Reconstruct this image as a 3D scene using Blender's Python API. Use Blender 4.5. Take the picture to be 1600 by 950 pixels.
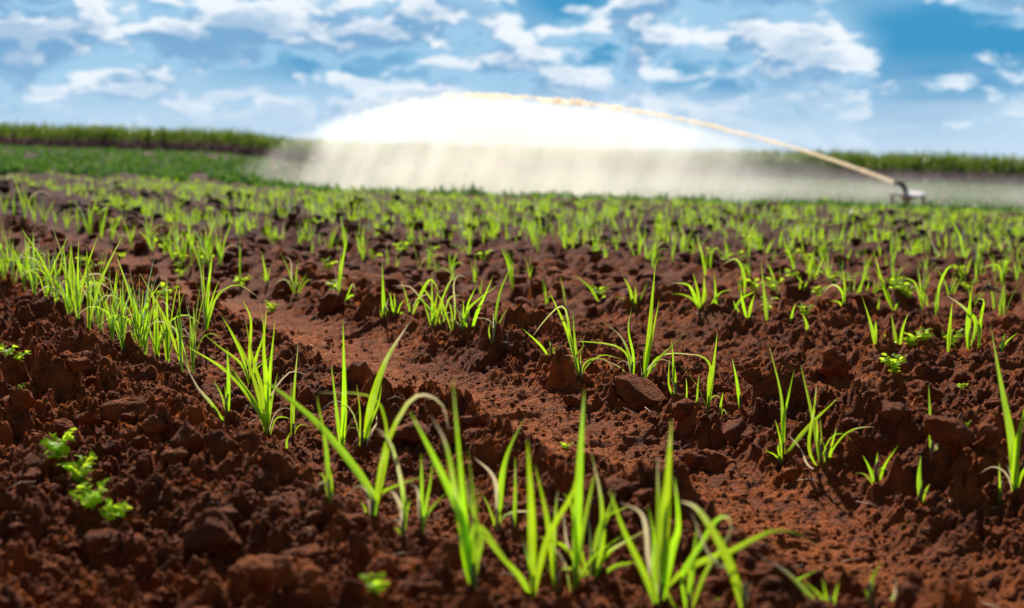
import bpy, math, random
import numpy as np
from mathutils import Vector, Matrix, Euler

scene = bpy.context.scene
for o in list(bpy.data.objects):
    bpy.data.objects.remove(o)
C = scene.collection
R = math.radians

# ------------------------------------------------------------------ camera
F = 2222.0            # focal length in pixels of the 1600 px wide photograph
PITCH = math.atan(239.0 / F)
CAM = Vector((0, 0, 1.0))
cam_d = bpy.data.cameras.new("camera")
cam = bpy.data.objects.new("camera", cam_d)
C.objects.link(cam)
cam.location = CAM
cam.rotation_euler = (R(90) - PITCH, 0, 0)
cam_d.sensor_width = 36
cam_d.lens = 50
cam_d.clip_start = 0.05
cam_d.clip_end = 9000
cam_d.dof.use_dof = True
cam_d.dof.focus_distance = 5.6
cam_d.dof.aperture_fstop = 2.1
scene.camera = cam

# ------------------------------------------------------------------ world, sun, exposure
SUN_EL, SUN_AZ = 38.0, -9.0      # azimuth from +Y, clockwise positive (seen from above)
w = bpy.data.worlds.new("World")
scene.world = w
w.use_nodes = True
nt = w.node_tree
nt.nodes.clear()


def N(nt, typ, **kw):
    n = nt.nodes.new(typ)
    for k, v in kw.items():
        if k.startswith('i_'):
            n.inputs[k[2:].replace('_', ' ')].default_value = v
        elif k.startswith('n') and k[1:].isdigit():
            n.inputs[int(k[1:])].default_value = v
        else:
            setattr(n, k, v)
    return n


def L(nt, a, b):
    nt.links.new(a, b)


def MATH(nt, op, a, b=None, c=None, clamp=False):
    n = nt.nodes.new('ShaderNodeMath')
    n.operation = op
    n.use_clamp = clamp
    for i, v in enumerate((a, b, c)):
        if v is None:
            continue
        if isinstance(v, (int, float)):
            n.inputs[i].default_value = v
        else:
            nt.links.new(v, n.inputs[i])
    return n.outputs[0]


def SSTEP(nt, v, lo, hi, olo=0.0, ohi=1.0):
    n = nt.nodes.new('ShaderNodeMapRange')
    n.interpolation_type = 'SMOOTHSTEP'
    nt.links.new(v, n.inputs[0])
    n.inputs[1].default_value = lo
    n.inputs[2].default_value = hi
    n.inputs[3].default_value = olo
    n.inputs[4].default_value = ohi
    return n.outputs[0]


def MIX(nt, f, a, b, blend='MIX'):
    n = nt.nodes.new('ShaderNodeMix')
    n.data_type = 'RGBA'
    n.blend_type = blend
    for s, v in ((0, f), (6, a), (7, b)):
        if isinstance(v, (int, float)):
            n.inputs[s].default_value = v
        elif isinstance(v, tuple):
            n.inputs[s].default_value = (*v, 1) if len(v) == 3 else v
        else:
            nt.links.new(v, n.inputs[s])
    return n.outputs[2]


def NOISE(nt, vec, scale, detail=4, rough=0.5, dist=0.0, dim='3D'):
    n = nt.nodes.new('ShaderNodeTexNoise')
    n.noise_dimensions = dim
    n.inputs['Scale'].default_value = scale
    n.inputs['Detail'].default_value = detail
    n.inputs['Roughness'].default_value = rough
    n.inputs['Distortion'].default_value = dist
    if vec is not None:
        nt.links.new(vec, n.inputs['Vector'])
    return n.outputs[0]


sky = N(nt, 'ShaderNodeTexSky', sky_type='NISHITA', sun_disc=False, sun_elevation=R(SUN_EL),
        sun_rotation=R(SUN_AZ), altitude=600, air_density=1.0, dust_density=0.4, ozone_density=3.0)
tc = N(nt, 'ShaderNodeTexCoord')
sep = N(nt, 'ShaderNodeSeparateXYZ')
L(nt, tc.outputs['Generated'], sep.inputs[0])
comb = N(nt, 'ShaderNodeCombineXYZ')
L(nt, sep.outputs[0], comb.inputs[0]); L(nt, sep.outputs[1], comb.inputs[1])
L(nt, MATH(nt, 'MULTIPLY', sep.outputs[2], 2.3), comb.inputs[2])
cv = comb.outputs[0]
warp = N(nt, 'ShaderNodeTexNoise'); warp.inputs['Scale'].default_value = 26; warp.inputs['Detail'].default_value = 3
L(nt, cv, warp.inputs['Vector'])
off = N(nt, 'ShaderNodeVectorMath', operation='MULTIPLY_ADD')
L(nt, warp.outputs['Color'], off.inputs[0]); off.inputs[1].default_value = (.034, .034, .034); L(nt, cv, off.inputs[2])
cv2 = off.outputs[0]
sh = N(nt, 'ShaderNodeVectorMath', operation='ADD'); L(nt, cv2, sh.inputs[0]); sh.inputs[1].default_value = (.006, 0, .020)
cl = NOISE(nt, cv2, 12.0, 7, 0.55)
clu = NOISE(nt, sh.outputs[0], 12.0, 7, 0.55)
big = NOISE(nt, cv, 6.0, 2, 0.5)
cl2 = MATH(nt, 'ADD', cl, MATH(nt, 'MULTIPLY', MATH(nt, 'SUBTRACT', big, .5), .28))
# cumulus lit from above and behind: white crests, smooth grey-blue bases
body = SSTEP(nt, cl2, 0.41, 0.49)
crest = SSTEP(nt, MATH(nt, 'SUBTRACT', cl, clu), -0.02, 0.065)
thin = SSTEP(nt, cl2, 0.53, 0.68, 1.0, 0.3)
rim = MATH(nt, 'MULTIPLY', MATH(nt, 'MULTIPLY', body, crest), thin, clamp=True)
SK = dict(belly=(0.20, 0.41, 0.66), rim=(0.88, 0.94, 1.0), hor=(0.59, 0.75, 0.91), deep=(0.05, 0.31, 0.58), lite=(0.36, 0.61, 0.83))
near = SSTEP(nt, sep.outputs[2], 0.06, 0.45, 0.0, 1.0)
tint = MIX(nt, 1.0, sky.outputs[0], (0.050, 0.068, 0.085), 'MULTIPLY')
base = MIX(nt, SSTEP(nt, big, 0.34, 0.62), SK['deep'], SK['lite'])
c1 = MIX(nt, body, base, MIX(nt, SSTEP(nt, cl2, 0.47, 0.56), SK['lite'], SK['belly']))
c2 = MIX(nt, MATH(nt, 'MULTIPLY', rim, 1.0), c1, SK['rim'])
c2 = MIX(nt, near, c2, MIX(nt, MATH(nt, 'MULTIPLY', rim, .35), tint, (.5, .52, .54)))
# low sheets of cloud lying flat towards the horizon
cmb2 = N(nt, 'ShaderNodeCombineXYZ')
L(nt, sep.outputs[0], cmb2.inputs[0]); L(nt, sep.outputs[1], cmb2.inputs[1]); L(nt, MATH(nt, 'MULTIPLY', sep.outputs[2], 9.0), cmb2.inputs[2])
sheet = NOISE(nt, cmb2.outputs[0], 8.0, 5, .55)
low = SSTEP(nt, sep.outputs[2], 0.03, 0.075, 1.0, 0.0)
c2 = MIX(nt, MATH(nt, 'MULTIPLY', low, SSTEP(nt, sheet, .42, .6, 0, .6)), c2, (0.36, 0.56, 0.78))
hz = SSTEP(nt, sep.outputs[2], -0.01, 0.064, 0.95, 0.0)
c3 = MIX(nt, hz, c2, SK['hor'])
bg = N(nt, 'ShaderNodeBackground')
bg.inputs['Strength'].default_value = 0.72
L(nt, c3, bg.inputs['Color'])
wo = N(nt, 'ShaderNodeOutputWorld')
L(nt, bg.outputs[0], wo.inputs['Surface'])

sun_d = bpy.data.lights.new("sun", 'SUN')
sun_d.energy = 5.0
sun_d.angle = R(0.5)
sun_d.color = (1.0, 0.94, 0.84)
sun = bpy.data.objects.new("sun", sun_d)
C.objects.link(sun)
sd = Vector((math.sin(R(SUN_AZ)) * math.cos(R(SUN_EL)), math.cos(R(SUN_AZ)) * math.cos(R(SUN_EL)), math.sin(R(SUN_EL))))
sun.rotation_euler = sd.to_track_quat('Z', 'Y').to_euler()
sun.location = (0, 30, 30)

scene.view_settings.view_transform = 'Standard'
scene.view_settings.look = 'None'
scene.view_settings.exposure = 0.5
scene.view_settings.gamma = 1.0
scene.cycles.volume_bounces = 10
scene.cycles.volume_step_rate = 1.0
scene.cycles.volume_max_steps = 128
scene.cycles.max_bounces = 14
scene.cycles.transparent_max_bounces = 16
scene.cycles.use_denoising = True

# ------------------------------------------------------------------ object helpers


def tag(o, label=None, cat=None, group=None, kind=None):
    if label: o['label'] = label
    if cat: o['category'] = cat
    if group: o['group'] = group
    if kind: o['kind'] = kind
    return o


def link(name, me, mat=None, parent=None):
    o = bpy.data.objects.new(name, me)
    if me is not None and mat is not None and not me.materials:
        me.materials.append(mat)
    C.objects.link(o)
    if parent is not None:
        o.parent = parent
    return o


def np_mesh(name, V, Q, smooth=True, attrs=None, uv=None):
    """V (n,3), Q (m,3|4) index array"""
    V = np.asarray(V, dtype=np.float32); Q = np.asarray(Q, dtype=np.int32)
    me = bpy.data.meshes.new(name)
    k = Q.shape[1]
    me.vertices.add(len(V)); me.vertices.foreach_set('co', V.ravel())
    me.loops.add(Q.size); me.loops.foreach_set('vertex_index', Q.ravel())
    me.polygons.add(len(Q)); me.polygons.foreach_set('loop_start', np.arange(0, Q.size, k, dtype=np.int32))
    me.update(calc_edges=True)
    if smooth:
        me.polygons.foreach_set('use_smooth', np.ones(len(Q), dtype=bool))
    for an, a in (attrs or {}).items():
        at = me.attributes.new(an, 'FLOAT', 'POINT')
        at.data.foreach_set('value', np.asarray(a, dtype=np.float32))
    return me


# ------------------------------------------------------------------ noise in numpy
def hsh(ix, iy, seed):
    h = (ix.astype(np.int64) * 374761393 + iy.astype(np.int64) * 668265263 + seed * 1442695041) & 0xFFFFFFFF
    h = ((h ^ (h >> 13)) * 1274126177) & 0xFFFFFFFF
    h = ((h ^ (h >> 16)) * 2246822519) & 0xFFFFFFFF
    h = h ^ (h >> 15)
    return (h & 0xFFFFFF) / float(0x1000000)


def vnoise(x, y, seed=0):
    ix = np.floor(x); iy = np.floor(y); fx = x - ix; fy = y - iy
    ux = fx * fx * (3 - 2 * fx); uy = fy * fy * (3 - 2 * fy)
    a = hsh(ix, iy, seed); b = hsh(ix + 1, iy, seed); c = hsh(ix, iy + 1, seed); d = hsh(ix + 1, iy + 1, seed)
    return (a + (b - a) * ux) * (1 - uy) + (c + (d - c) * ux) * uy


def fbm(x, y, seed=0, octs=4, g=0.5):
    s = 0; a = 1; t = 0
    for i in range(octs):
        s = s + a * vnoise(x * 2 ** i + 17.3 * i, y * 2 ** i - 9.1 * i, seed + i); t += a; a *= g
    return s / t - 0.5


def clods(x, y, cell, seed, dens=0.8, warp=0.5, groove=0.34):
    """angular lumps: every Voronoi cell is a tilted block with a rounded shoulder"""
    X = x / cell; Y = y / cell
    X = X + warp * (vnoise(X * 1.3, Y * 1.3, seed + 50) - .5) + .12 * (vnoise(X * 5, Y * 5, seed + 52) - .5)
    Y = Y + warp * (vnoise(X * 1.3 + 9, Y * 1.3 + 4, seed + 51) - .5) + .12 * (vnoise(X * 5, Y * 5 + 7, seed + 53) - .5)
    ix = np.floor(X); iy = np.floor(Y)
    f1 = np.full(X.shape, 9.0); f2 = np.full(X.shape, 9.0)
    bx = np.zeros(X.shape); by = np.zeros(X.shape); dx1 = np.zeros(X.shape); dy1 = np.zeros(X.shape)
    for i in (-1, 0, 1):
        for j in (-1, 0, 1):
            cx_ = ix + i; cy_ = iy + j
            dx = X - (cx_ + .12 + .76 * hsh(cx_, cy_, seed)); dy = Y - (cy_ + .12 + .76 * hsh(cx_, cy_, seed + 1))
            d = np.sqrt(dx * dx + dy * dy)
            m = d < f1
            f2 = np.where(m, f1, np.minimum(f2, d))
            bx = np.where(m, cx_, bx); by = np.where(m, cy_, by)
            dx1 = np.where(m, dx, dx1); dy1 = np.where(m, dy, dy1)
            f1 = np.where(m, d, f1)
    r = hsh(bx, by, seed + 2)
    on = (r < dens)
    ed = np.clip((f2 - f1) / groove, 0, 1); ed = ed * ed * (3 - 2 * ed)
    tx = (hsh(bx, by, seed + 3) - .5) * 1.1; ty = (hsh(bx, by, seed + 4) - .5) * 1.1
    hh = (.25 + .85 * r / dens)
    h = ed * np.clip(hh + tx * dx1 + ty * dy1 - .35 * f1, 0, 1.3)
    return np.where(on, h, 0.0)


def sst(a, b, x):
    t = np.clip((x - a) / (b - a), 0, 1)
    return t * t * (3 - 2 * t)


NX, NY = 0.896, 0.443        # across the planting rows
ROWS = [1.42, 3.32, 5.45]


def dip(x, y):
    D = np.maximum(y, 1)
    u = x / D
    side = sst(-0.215, -0.13, u)
    a = np.interp(D, [0, 27, 30, 34, 40, 46, 58, 75, 125, 400, 5000], [0, 0, -.04, -.20, -.50, -.78, -.98, -.95, -.65, -.5, 0])
    return a * side


def macro(x, y):
    r = np.maximum(np.hypot(x, y), 1)
    fade = 1.0
    return -0.031 * x * fade + dip(x, y)


def profile(s):
    k = np.array([-2, -.3, .3, .75, 1.12, 1.42, 1.78, 1.98, 2.2, 2.55, 2.8, 3.1, 3.32, 3.7, 4.0, 4.4, 4.8, 5.2, 5.45, 5.9, 6.4, 6.9, 7.4, 7.9, 8.4, 8.9, 9.4])
    v = np.array([0, .04, -.01, .0, .05, -.01, .045, .04, -.045, -.045, .0, .045, .015, .02, -.05, -.05, .03, .03, .01, -.05, .03, -.05, .03, -.05, .03, -.05, .0])
    s2 = np.where(s > 9.4, 7.4 + np.mod(s - 7.4, 1.0), s)
    return np.interp(s2, k, v)


def rough(s):
    k = np.array([-2, .3, .75, 1.15, 1.3, 1.6, 1.8, 1.96, 2.06, 2.66, 2.82, 3.2, 3.5, 3.9, 4.4, 4.8, 5.3, 5.8, 6.5])
    v = np.array([1.0, 1.0, 1.05, .9, .45, .45, .85, .8, .2, .22, .8, .95, .75, .5, .5, .75, .7, .6, .6])
    return np.interp(s, k, v)


def height(x, y, lod=0):
    s = x * NX + y * NY
    t = -x * NY + y * NX
    s = s + .10 * fbm(x * 1.6, y * 1.6, 5, 3)
    h = macro(x, y)
    r = np.hypot(x, y)
    if lod >= 3:
        return h + .03 * fbm(x * .5, y * .5, 7, 3)
    rg = rough(s)
    rg = rg * (0.75 + .6 * (vnoise(x * 1.7, y * 1.7, 33)))
    h = h + profile(s) * 1.5 + .07 * fbm(x * 1.3, y * 1.3, 7, 4)
    g = vnoise(x * 2.2 + 5, y * 2.2, 61)
    h = h + rg * .13 * clods(x, y, .27, 11, .5) * sst(.25, .55, g)
    h = h + rg * .058 * clods(x, y, .125, 21, .6) * (1.0 if lod < 2 else 1.2)
    if lod < 2:
        h = h + (rg * .040 + .001) * clods(x, y, .058, 31, .7)
    if lod < 1:
        h = h + (rg * .020 + .0045) * clods(x, y, .027, 41, .75) + (.25 + .75 * rg) * .016 * fbm(x * 22, y * 22, 70, 4, .6)
        h = h + .0052 * clods(x, y, .013, 47, .6) * (.6 + rg)
    else:
        h = h + .05 * fbm(x * 8, y * 8, 71, 3, .65) + (.03 * clods(x, y, .09, 44, .6) if lod >= 2 else 0)
    return h


# ------------------------------------------------------------------ pixel -> world
def ray(px, py):
    a = (px - 800) / F; b = (475 - py) / F
    c, s_ = math.cos(PITCH), math.sin(PITCH)
    return Vector((a, c + b * s_, -s_ + b * c))


def on_depth(px, py, Y):
    r = ray(px, py)
    return CAM + r * (Y / r.y)


_ts = np.geomspace(2.2, 60, 900)


def G(px, py):
    r = ray(px, py)
    ys = _ts; xs = r.x / r.y * ys; zs = 1.0 + r.z / r.y * ys
    hs = height(xs, ys, 0)
    below = np.nonzero(zs < hs)[0]
    i = below[0] if len(below) else len(ys) - 1
    return Vector((xs[i], ys[i], hs[i]))


def H1(x, y, lod=0):
    return float(height(np.array([x]), np.array([y]), lod)[0])


# ------------------------------------------------------------------ materials
def new_mat(name):
    m = bpy.data.materials.new(name)
    m.use_nodes = True
    m.node_tree.nodes.clear()
    out = m.node_tree.nodes.new('ShaderNodeOutputMaterial')
    return m, m.node_tree, out


def soil_mat():
    m, nt, out = new_mat('red_soil')
    tc = N(nt, 'ShaderNodeNewGeometry')
    P = tc.outputs['Position']
    n1 = NOISE(nt, P, 1.3, 5, .6)
    n2 = NOISE(nt, P, 14, 6, .65)
    n3 = NOISE(nt, P, 160, 5, .7)
    c = MIX(nt, SSTEP(nt, n1, .35, .65), (0.21, 0.046, 0.006), (0.42, 0.098, 0.011))
    c = MIX(nt, SSTEP(nt, n2, .38, .68), c, (0.12, 0.028, 0.007))
    c = MIX(nt, SSTEP(nt, n3, .5, .75, 0, .45), c, (0.58, 0.18, 0.03))
    # paler orange band along the smooth furrow between the first two rows
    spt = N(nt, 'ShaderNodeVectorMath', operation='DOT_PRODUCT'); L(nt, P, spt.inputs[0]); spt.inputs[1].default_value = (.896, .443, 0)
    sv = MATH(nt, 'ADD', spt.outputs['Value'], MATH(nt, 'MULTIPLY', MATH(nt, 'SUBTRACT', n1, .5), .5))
    furrow_band = MATH(nt, 'MULTIPLY', SSTEP(nt, sv, 2.05, 2.28), SSTEP(nt, sv, 2.38, 2.65, 1.0, 0.0))
    c = MIX(nt, MATH(nt, 'MULTIPLY', furrow_band, SSTEP(nt, n2, .35, .6, .0, .65)), c, (0.52, 0.145, 0.024))
    # soil colour darkens with distance across the field, edge broken by noise
    spz = N(nt, 'ShaderNodeSeparateXYZ'); L(nt, P, spz.inputs[0])
    nw = NOISE(nt, P, .35, 3, .6)
    far_dark = SSTEP(nt, MATH(nt, 'ADD', spz.outputs[1], MATH(nt, 'MULTIPLY', nw, 9)), 10, 25, 0, .88)
    c = MIX(nt, far_dark, c, (0.050, 0.014, 0.011))
    v = nt.nodes.new('ShaderNodeTexVoronoi'); v.inputs['Scale'].default_value = 95
    L(nt, P, v.inputs['Vector'])
    v2 = nt.nodes.new('ShaderNodeTexVoronoi'); v2.inputs['Scale'].default_value = 240
    L(nt, P, v2.inputs['Vector'])
    hgt = MATH(nt, 'ADD', MATH(nt, 'MULTIPLY', v.outputs['Distance'], -.8), MATH(nt, 'MULTIPLY', n3, .9))
    hgt = MATH(nt, 'ADD', hgt, MATH(nt, 'MULTIPLY', v2.outputs['Distance'], -.35))
    b = N(nt, 'ShaderNodeBump'); b.inputs['Strength'].default_value = 1.0; b.inputs['Distance'].default_value = .013
    L(nt, hgt, b.inputs['Height'])
    p = N(nt, 'ShaderNodeBsdfPrincipled'); p.inputs['Roughness'].default_value = .9
    p.inputs['Specular IOR Level'].default_value = .18
    L(nt, c, p.inputs['Base Color']); L(nt, b.outputs[0], p.inputs['Normal'])
    L(nt, p.outputs[0], out.inputs[0])
    return m


def leaf_mat(name, tcol, dcol, tip=(0.62, 0.50, 0.28), tw=.62, gloss=.07, fres=.45):
    m, nt, out = new_mat(name)
    at = N(nt, 'ShaderNodeAttribute', attribute_name='along'); ad = N(nt, 'ShaderNodeAttribute', attribute_name='dry')
    ac = N(nt, 'ShaderNodeAttribute', attribute_name='across')
    oi = N(nt, 'ShaderNodeObjectInfo')
    geo = N(nt, 'ShaderNodeNewGeometry')
    v = NOISE(nt, geo.outputs['Position'], 9, 3, .6)
    d0 = MATH(nt, 'ADD', MATH(nt, 'MULTIPLY', at.outputs['Fac'], .55), ad.outputs['Fac'])
    dry = SSTEP(nt, MATH(nt, 'ADD', d0, MATH(nt, 'MULTIPLY', MATH(nt, 'SUBTRACT', v, .5), .9)), .56, .95)
    hue = N(nt, 'ShaderNodeHueSaturation')
    L(nt, MATH(nt, 'ADD', MATH(nt, 'MULTIPLY', oi.outputs['Random'], .03), .478), hue.inputs['Hue'])
    L(nt, MATH(nt, 'ADD', MATH(nt, 'MULTIPLY', v, .9), MATH(nt, 'MULTIPLY_ADD', oi.outputs['Random'], .5, .3)), hue.inputs['Value'])
    hue.inputs['Color'].default_value = (*tcol, 1)
    # veins: lighter midrib, fine lengthwise stripes
    st = MATH(nt, 'SINE', MATH(nt, 'MULTIPLY', ac.outputs['Fac'], 34))
    mid = MATH(nt, 'SUBTRACT', 1.0, SSTEP(nt, MATH(nt, 'ABSOLUTE', ac.outputs['Fac']), .05, .22))
    tcl = MIX(nt, MATH(nt, 'ADD', MATH(nt, 'MULTIPLY', st, .16), .16), hue.outputs[0], tuple(x * .5 for x in tcol))
    tcl = MIX(nt, MATH(nt, 'MULTIPLY', mid, .45), tcl, tuple(min(1, x * .62 + .1) for x in tcol))
    tcl = MIX(nt, dry, tcl, tip)
    dcl = MIX(nt, dry, dcol, tip)
    tr = N(nt, 'ShaderNodeBsdfTranslucent'); L(nt, tcl, tr.inputs[0])
    df = N(nt, 'ShaderNodeBsdfDiffuse'); L(nt, dcl, df.inputs[0])
    gl = N(nt, 'ShaderNodeBsdfGlossy'); gl.inputs['Roughness'].default_value = .38
    gl.inputs[0].default_value = (.9, .95, 1, 1)
    m1 = N(nt, 'ShaderNodeMixShader'); m1.inputs[0].default_value = tw
    L(nt, df.outputs[0], m1.inputs[1]); L(nt, tr.outputs[0], m1.inputs[2])
    fr = N(nt, 'ShaderNodeFresnel'); fr.inputs[0].default_value = 1.4
    m2 = N(nt, 'ShaderNodeMixShader')
    L(nt, MATH(nt, 'ADD', MATH(nt, 'MULTIPLY', fr.outputs[0], fres), gloss * .3, clamp=True), m2.inputs[0])
    L(nt, m1.outputs[0], m2.inputs[1]); L(nt, gl.outputs[0], m2.inputs[2])
    L(nt, m2.outputs[0], out.inputs[0])
    return m


def plain(name, col, rough_=.6, metal=0.0, col2=None, sc=12, bump=0.0):
    m, nt, out = new_mat(name)
    g = N(nt, 'ShaderNodeNewGeometry')
    n = NOISE(nt, g.outputs['Position'], sc, 5, .6)
    c = MIX(nt, SSTEP(nt, n, .4, .62), col, col2 or tuple(x * .7 for x in col))
    p = N(nt, 'ShaderNodeBsdfPrincipled'); p.inputs['Roughness'].default_value = rough_; p.inputs['Metallic'].default_value = metal
    L(nt, c, p.inputs['Base Color'])
    if bump:
        b = N(nt, 'ShaderNodeBump'); b.inputs['Strength'].default_value = bump; b.inputs['Distance'].default_value = .01
        L(nt, n, b.inputs['Height']); L(nt, b.outputs[0], p.inputs['Normal'])
    L(nt, p.outputs[0], out.inputs[0])
    return m


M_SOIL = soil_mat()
M_LEAF = leaf_mat('cane_leaf', (0.42, 0.72, 0.006), (0.09, 0.24, 0.012), fres=.42)
M_WEED = leaf_mat('weed_leaf', (0.62, 0.86, 0.03), (0.34, 0.56, 0.02), tip=(.5, .7, .1), tw=.6, gloss=0, fres=.06)
M_CANE = leaf_mat('tall_cane_leaf', (0.20, 0.36, 0.025), (0.06, 0.12, 0.02), tw=.42, gloss=0, fres=.12)
M_YOUNG = leaf_mat('young_cane_leaf', (0.12, 0.28, 0.022), (0.045, 0.11, 0.03), tw=.38, gloss=0, fres=.15)
M_STALK = leaf_mat('cane_stalk_straw', (0.26, 0.15, 0.15), (0.18, 0.10, 0.10), tw=.4, gloss=0, fres=.1)
M_STEM = plain('shoot_stem', (0.16, 0.15, 0.04), .6, col2=(.12, .05, .03), sc=60)
M_STRAW = plain('dry_straw', (0.62, 0.45, 0.28), .7, sc=40)
M_RUST = plain('rusty_metal', (0.80, 0.52, 0.30), .6, col2=(.50, .26, .13), sc=9)
M_WHITE = plain('chipped_white_paint', (0.88, 0.85, 0.82), .4, col2=(.80, .66, .52), sc=11)
M_DARK = plain('dark_metal', (0.045, 0.035, 0.035), .45, col2=(.09, .06, .05), sc=10)

# ------------------------------------------------------------------ the ground
def fan(D0, D1, k, umax, lod, sink=None):
    nd = int(math.log(D1 / D0) / k) + 1
    nu = int(2 * umax / k) + 1
    D = np.geomspace(D0, D1, nd); u = np.linspace(-umax, umax, nu)
    Y, U = np.meshgrid(D, u, indexing='ij')
    X = U * Y
    Z = np.empty_like(X)
    step = 200
    for i in range(0, nd, step):
        Z[i:i + step] = height(X[i:i + step], Y[i:i + step], lod)
    if sink is not None:
        Z += sink(Y, U)
    V = np.stack([X, Y, Z], -1).reshape(-1, 3)
    idx = np.arange(nd * nu).reshape(nd, nu)
    Q = np.stack([idx[:-1, :-1], idx[:-1, 1:], idx[1:, 1:], idx[1:, :-1]], -1).reshape(-1, 4)
    return V, Q


def ground_mesh():
    parts = []
    parts.append(fan(2.2, 9.0, .0015, .48, 0))
    parts.append(fan(8.6, 16.0, .0030, .50, 1, lambda Y, U: -.03 * (1 - sst(8.7, 9.4, Y))))
    parts.append(fan(15.6, 40.0, .0055, .55, 2, lambda Y, U: -.05 * (1 - sst(15.7, 16.6, Y))))
    parts.append(fan(39.0, 160.0, .010, .55, 2, lambda Y, U: -.08 * (1 - sst(39, 41, Y))))
    # the wide surrounding sheet to the horizon
    rr = np.concatenate([[0.01, 1], np.geomspace(1.6, 6000, 90)]); aa = np.linspace(0, 2 * math.pi, 181)
    Rr, A = np.meshgrid(rr, aa, indexing='ij')
    X = Rr * np.sin(A); Y = Rr * np.cos(A)
    Z = height(X, Y, 3)
    inside = (Y > 2.0) & (Y < 155) & (np.abs(X / np.maximum(Y, .1)) < .47)
    Z = Z - np.where(inside, .35, .0)
    V = np.stack([X, Y, Z], -1).reshape(-1, 3)
    idx = np.arange(X.size).reshape(X.shape)
    Q = np.stack([idx[:-1, :-1], idx[1:, :-1], idx[1:, 1:], idx[:-1, 1:]], -1).reshape(-1, 4)
    parts.append((V, Q))
    off = 0; VV = []; QQ = []
    for V, Q in parts:
        VV.append(V); QQ.append(Q + off); off += len(V)
    return np_mesh('ground', np.concatenate(VV), np.concatenate(QQ))


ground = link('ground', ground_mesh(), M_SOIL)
tag(ground, 'ploughed red brown soil of the field with furrows and clods', kind='structure')

# ------------------------------------------------------------------ clods
def ico(sub):
    import bmesh
    bm = bmesh.new(); bmesh.ops.create_icosphere(bm, subdivisions=sub, radius=1)
    V = np.array([v.co[:] for v in bm.verts]); T = np.array([[v.index for v in f.verts] for f in bm.faces])
    bm.free()
    return V, T


def n3(P, sc, seed):
    return (vnoise(P[:, 0] * sc + P[:, 2] * sc * .7, P[:, 1] * sc - P[:, 2] * sc * .6, seed) + vnoise(P[:, 1] * sc + 5, P[:, 2] * sc + P[:, 0] * .5 * sc, seed + 1)) - 1


def clod_shape(seed, sub, cuts=9, detail=1.0):
    rng = np.random.RandomState(seed)
    V, T = ico(sub)
    P = V.copy()
    for _ in range(cuts):      # flatten with random planes: angular broken faces
        n = rng.normal(size=3); n /= np.linalg.norm(n)
        d = rng.uniform(.5, .85)
        e = P @ n - d
        P -= np.outer(np.clip(e, 0, None) * .93, n)
    r = 1 + detail * (.22 * n3(V, 1.6, seed) + .12 * n3(V, 4.0, seed + 9) + .10 * n3(V, 9.0, seed + 19) + .075 * n3(V, 19, seed + 29))
    P = P * r[:, None]
    return P, T


clod_meshes = [np_mesh('clod', *clod_shape(s, 4)) for s in range(12)]
for me in clod_meshes:
    me.materials.append(M_SOIL)
rng = random.Random(5)


def clod(x, y, sx, sy, sz, rz, tilt, k, sink=.35):
    o = bpy.data.objects.new('clod', clod_meshes[k % len(clod_meshes)])
    C.objects.link(o); o.parent = ground
    o.location = (x, y, H1(x, y) + sz * (1 - 2 * sink))
    o.scale = (sx, sy, sz); o.rotation_euler = (tilt[0], tilt[1], rz)


BIG = [(1150, 690, 105, 70), (1010, 628, 115, 55), (1110, 735, 95, 45), (1300, 585, 80, 60), (1225, 500, 60, 40), (1480, 715, 100, 55),
       (1450, 620, 85, 38), (1400, 655, 75, 35), (1540, 705, 60, 50), (640, 690, 90, 45), (200, 645, 95, 36), (162, 705, 62, 50),
       (292, 715, 70, 60), (348, 712, 62, 70), (255, 690, 45, 50), (235, 775, 50, 45), (330, 870, 115, 70), (600, 895, 62, 58), (562, 880, 50, 75),
       (755, 668, 42, 45), (520, 478, 60, 40), (62, 492, 58, 42), (950, 765, 80, 40), (120, 600, 50, 30), (60, 740, 90, 60), (30, 640, 60, 40),
       (430, 810, 70, 50), (150, 860, 80, 60), (480, 920, 90, 55), (900, 640, 45, 26), (1240, 745, 45, 26), (1070, 655, 60, 40), (560, 600, 60, 50),
       (590, 625, 50, 55), (700, 705, 50, 35), (820, 800, 50, 30), (870, 690, 30, 16), (1210, 900, 80, 45), (1500, 600, 45, 22), (1360, 620, 45, 24),
       (300, 600, 40, 26), (420, 740, 46, 34), (90, 680, 50, 34), (1330, 670, 40, 24), (1560, 640, 45, 26), (700, 860, 60, 40), (1180, 600, 50, 32)]
nclod = 0
for i, (px, py, wpx, hpx) in enumerate(BIG):
    g = G(px, py)
    m = g.y / F
    clod(g.x, g.y + .02, wpx * m * .46, wpx * m * .36, hpx * m * .52, rng.uniform(0, 6.3), (rng.uniform(-.3, .3), rng.uniform(-.3, .3)), i, .38)
    nclod += 1
while nclod < 298:
    y = 2.6 * (9.5 / 2.6) ** rng.random()
    x = rng.uniform(-.42, .42) * y
    s = x * NX + y * NY
    if rng.random() > float(rough(np.array([s]))[0]) ** 2:
        continue
    a = rng.uniform(.012, .036) * (1 if s > 1.2 else 1.25)
    clod(x, y, a * rng.uniform(.8, 1.35), a * rng.uniform(.8, 1.2), a * rng.uniform(.6, .95), rng.uniform(0, 6.3), (rng.uniform(-.5, .5), rng.uniform(-.5, .5)), rng.randrange(12), .33)
    nclod += 1


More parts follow.
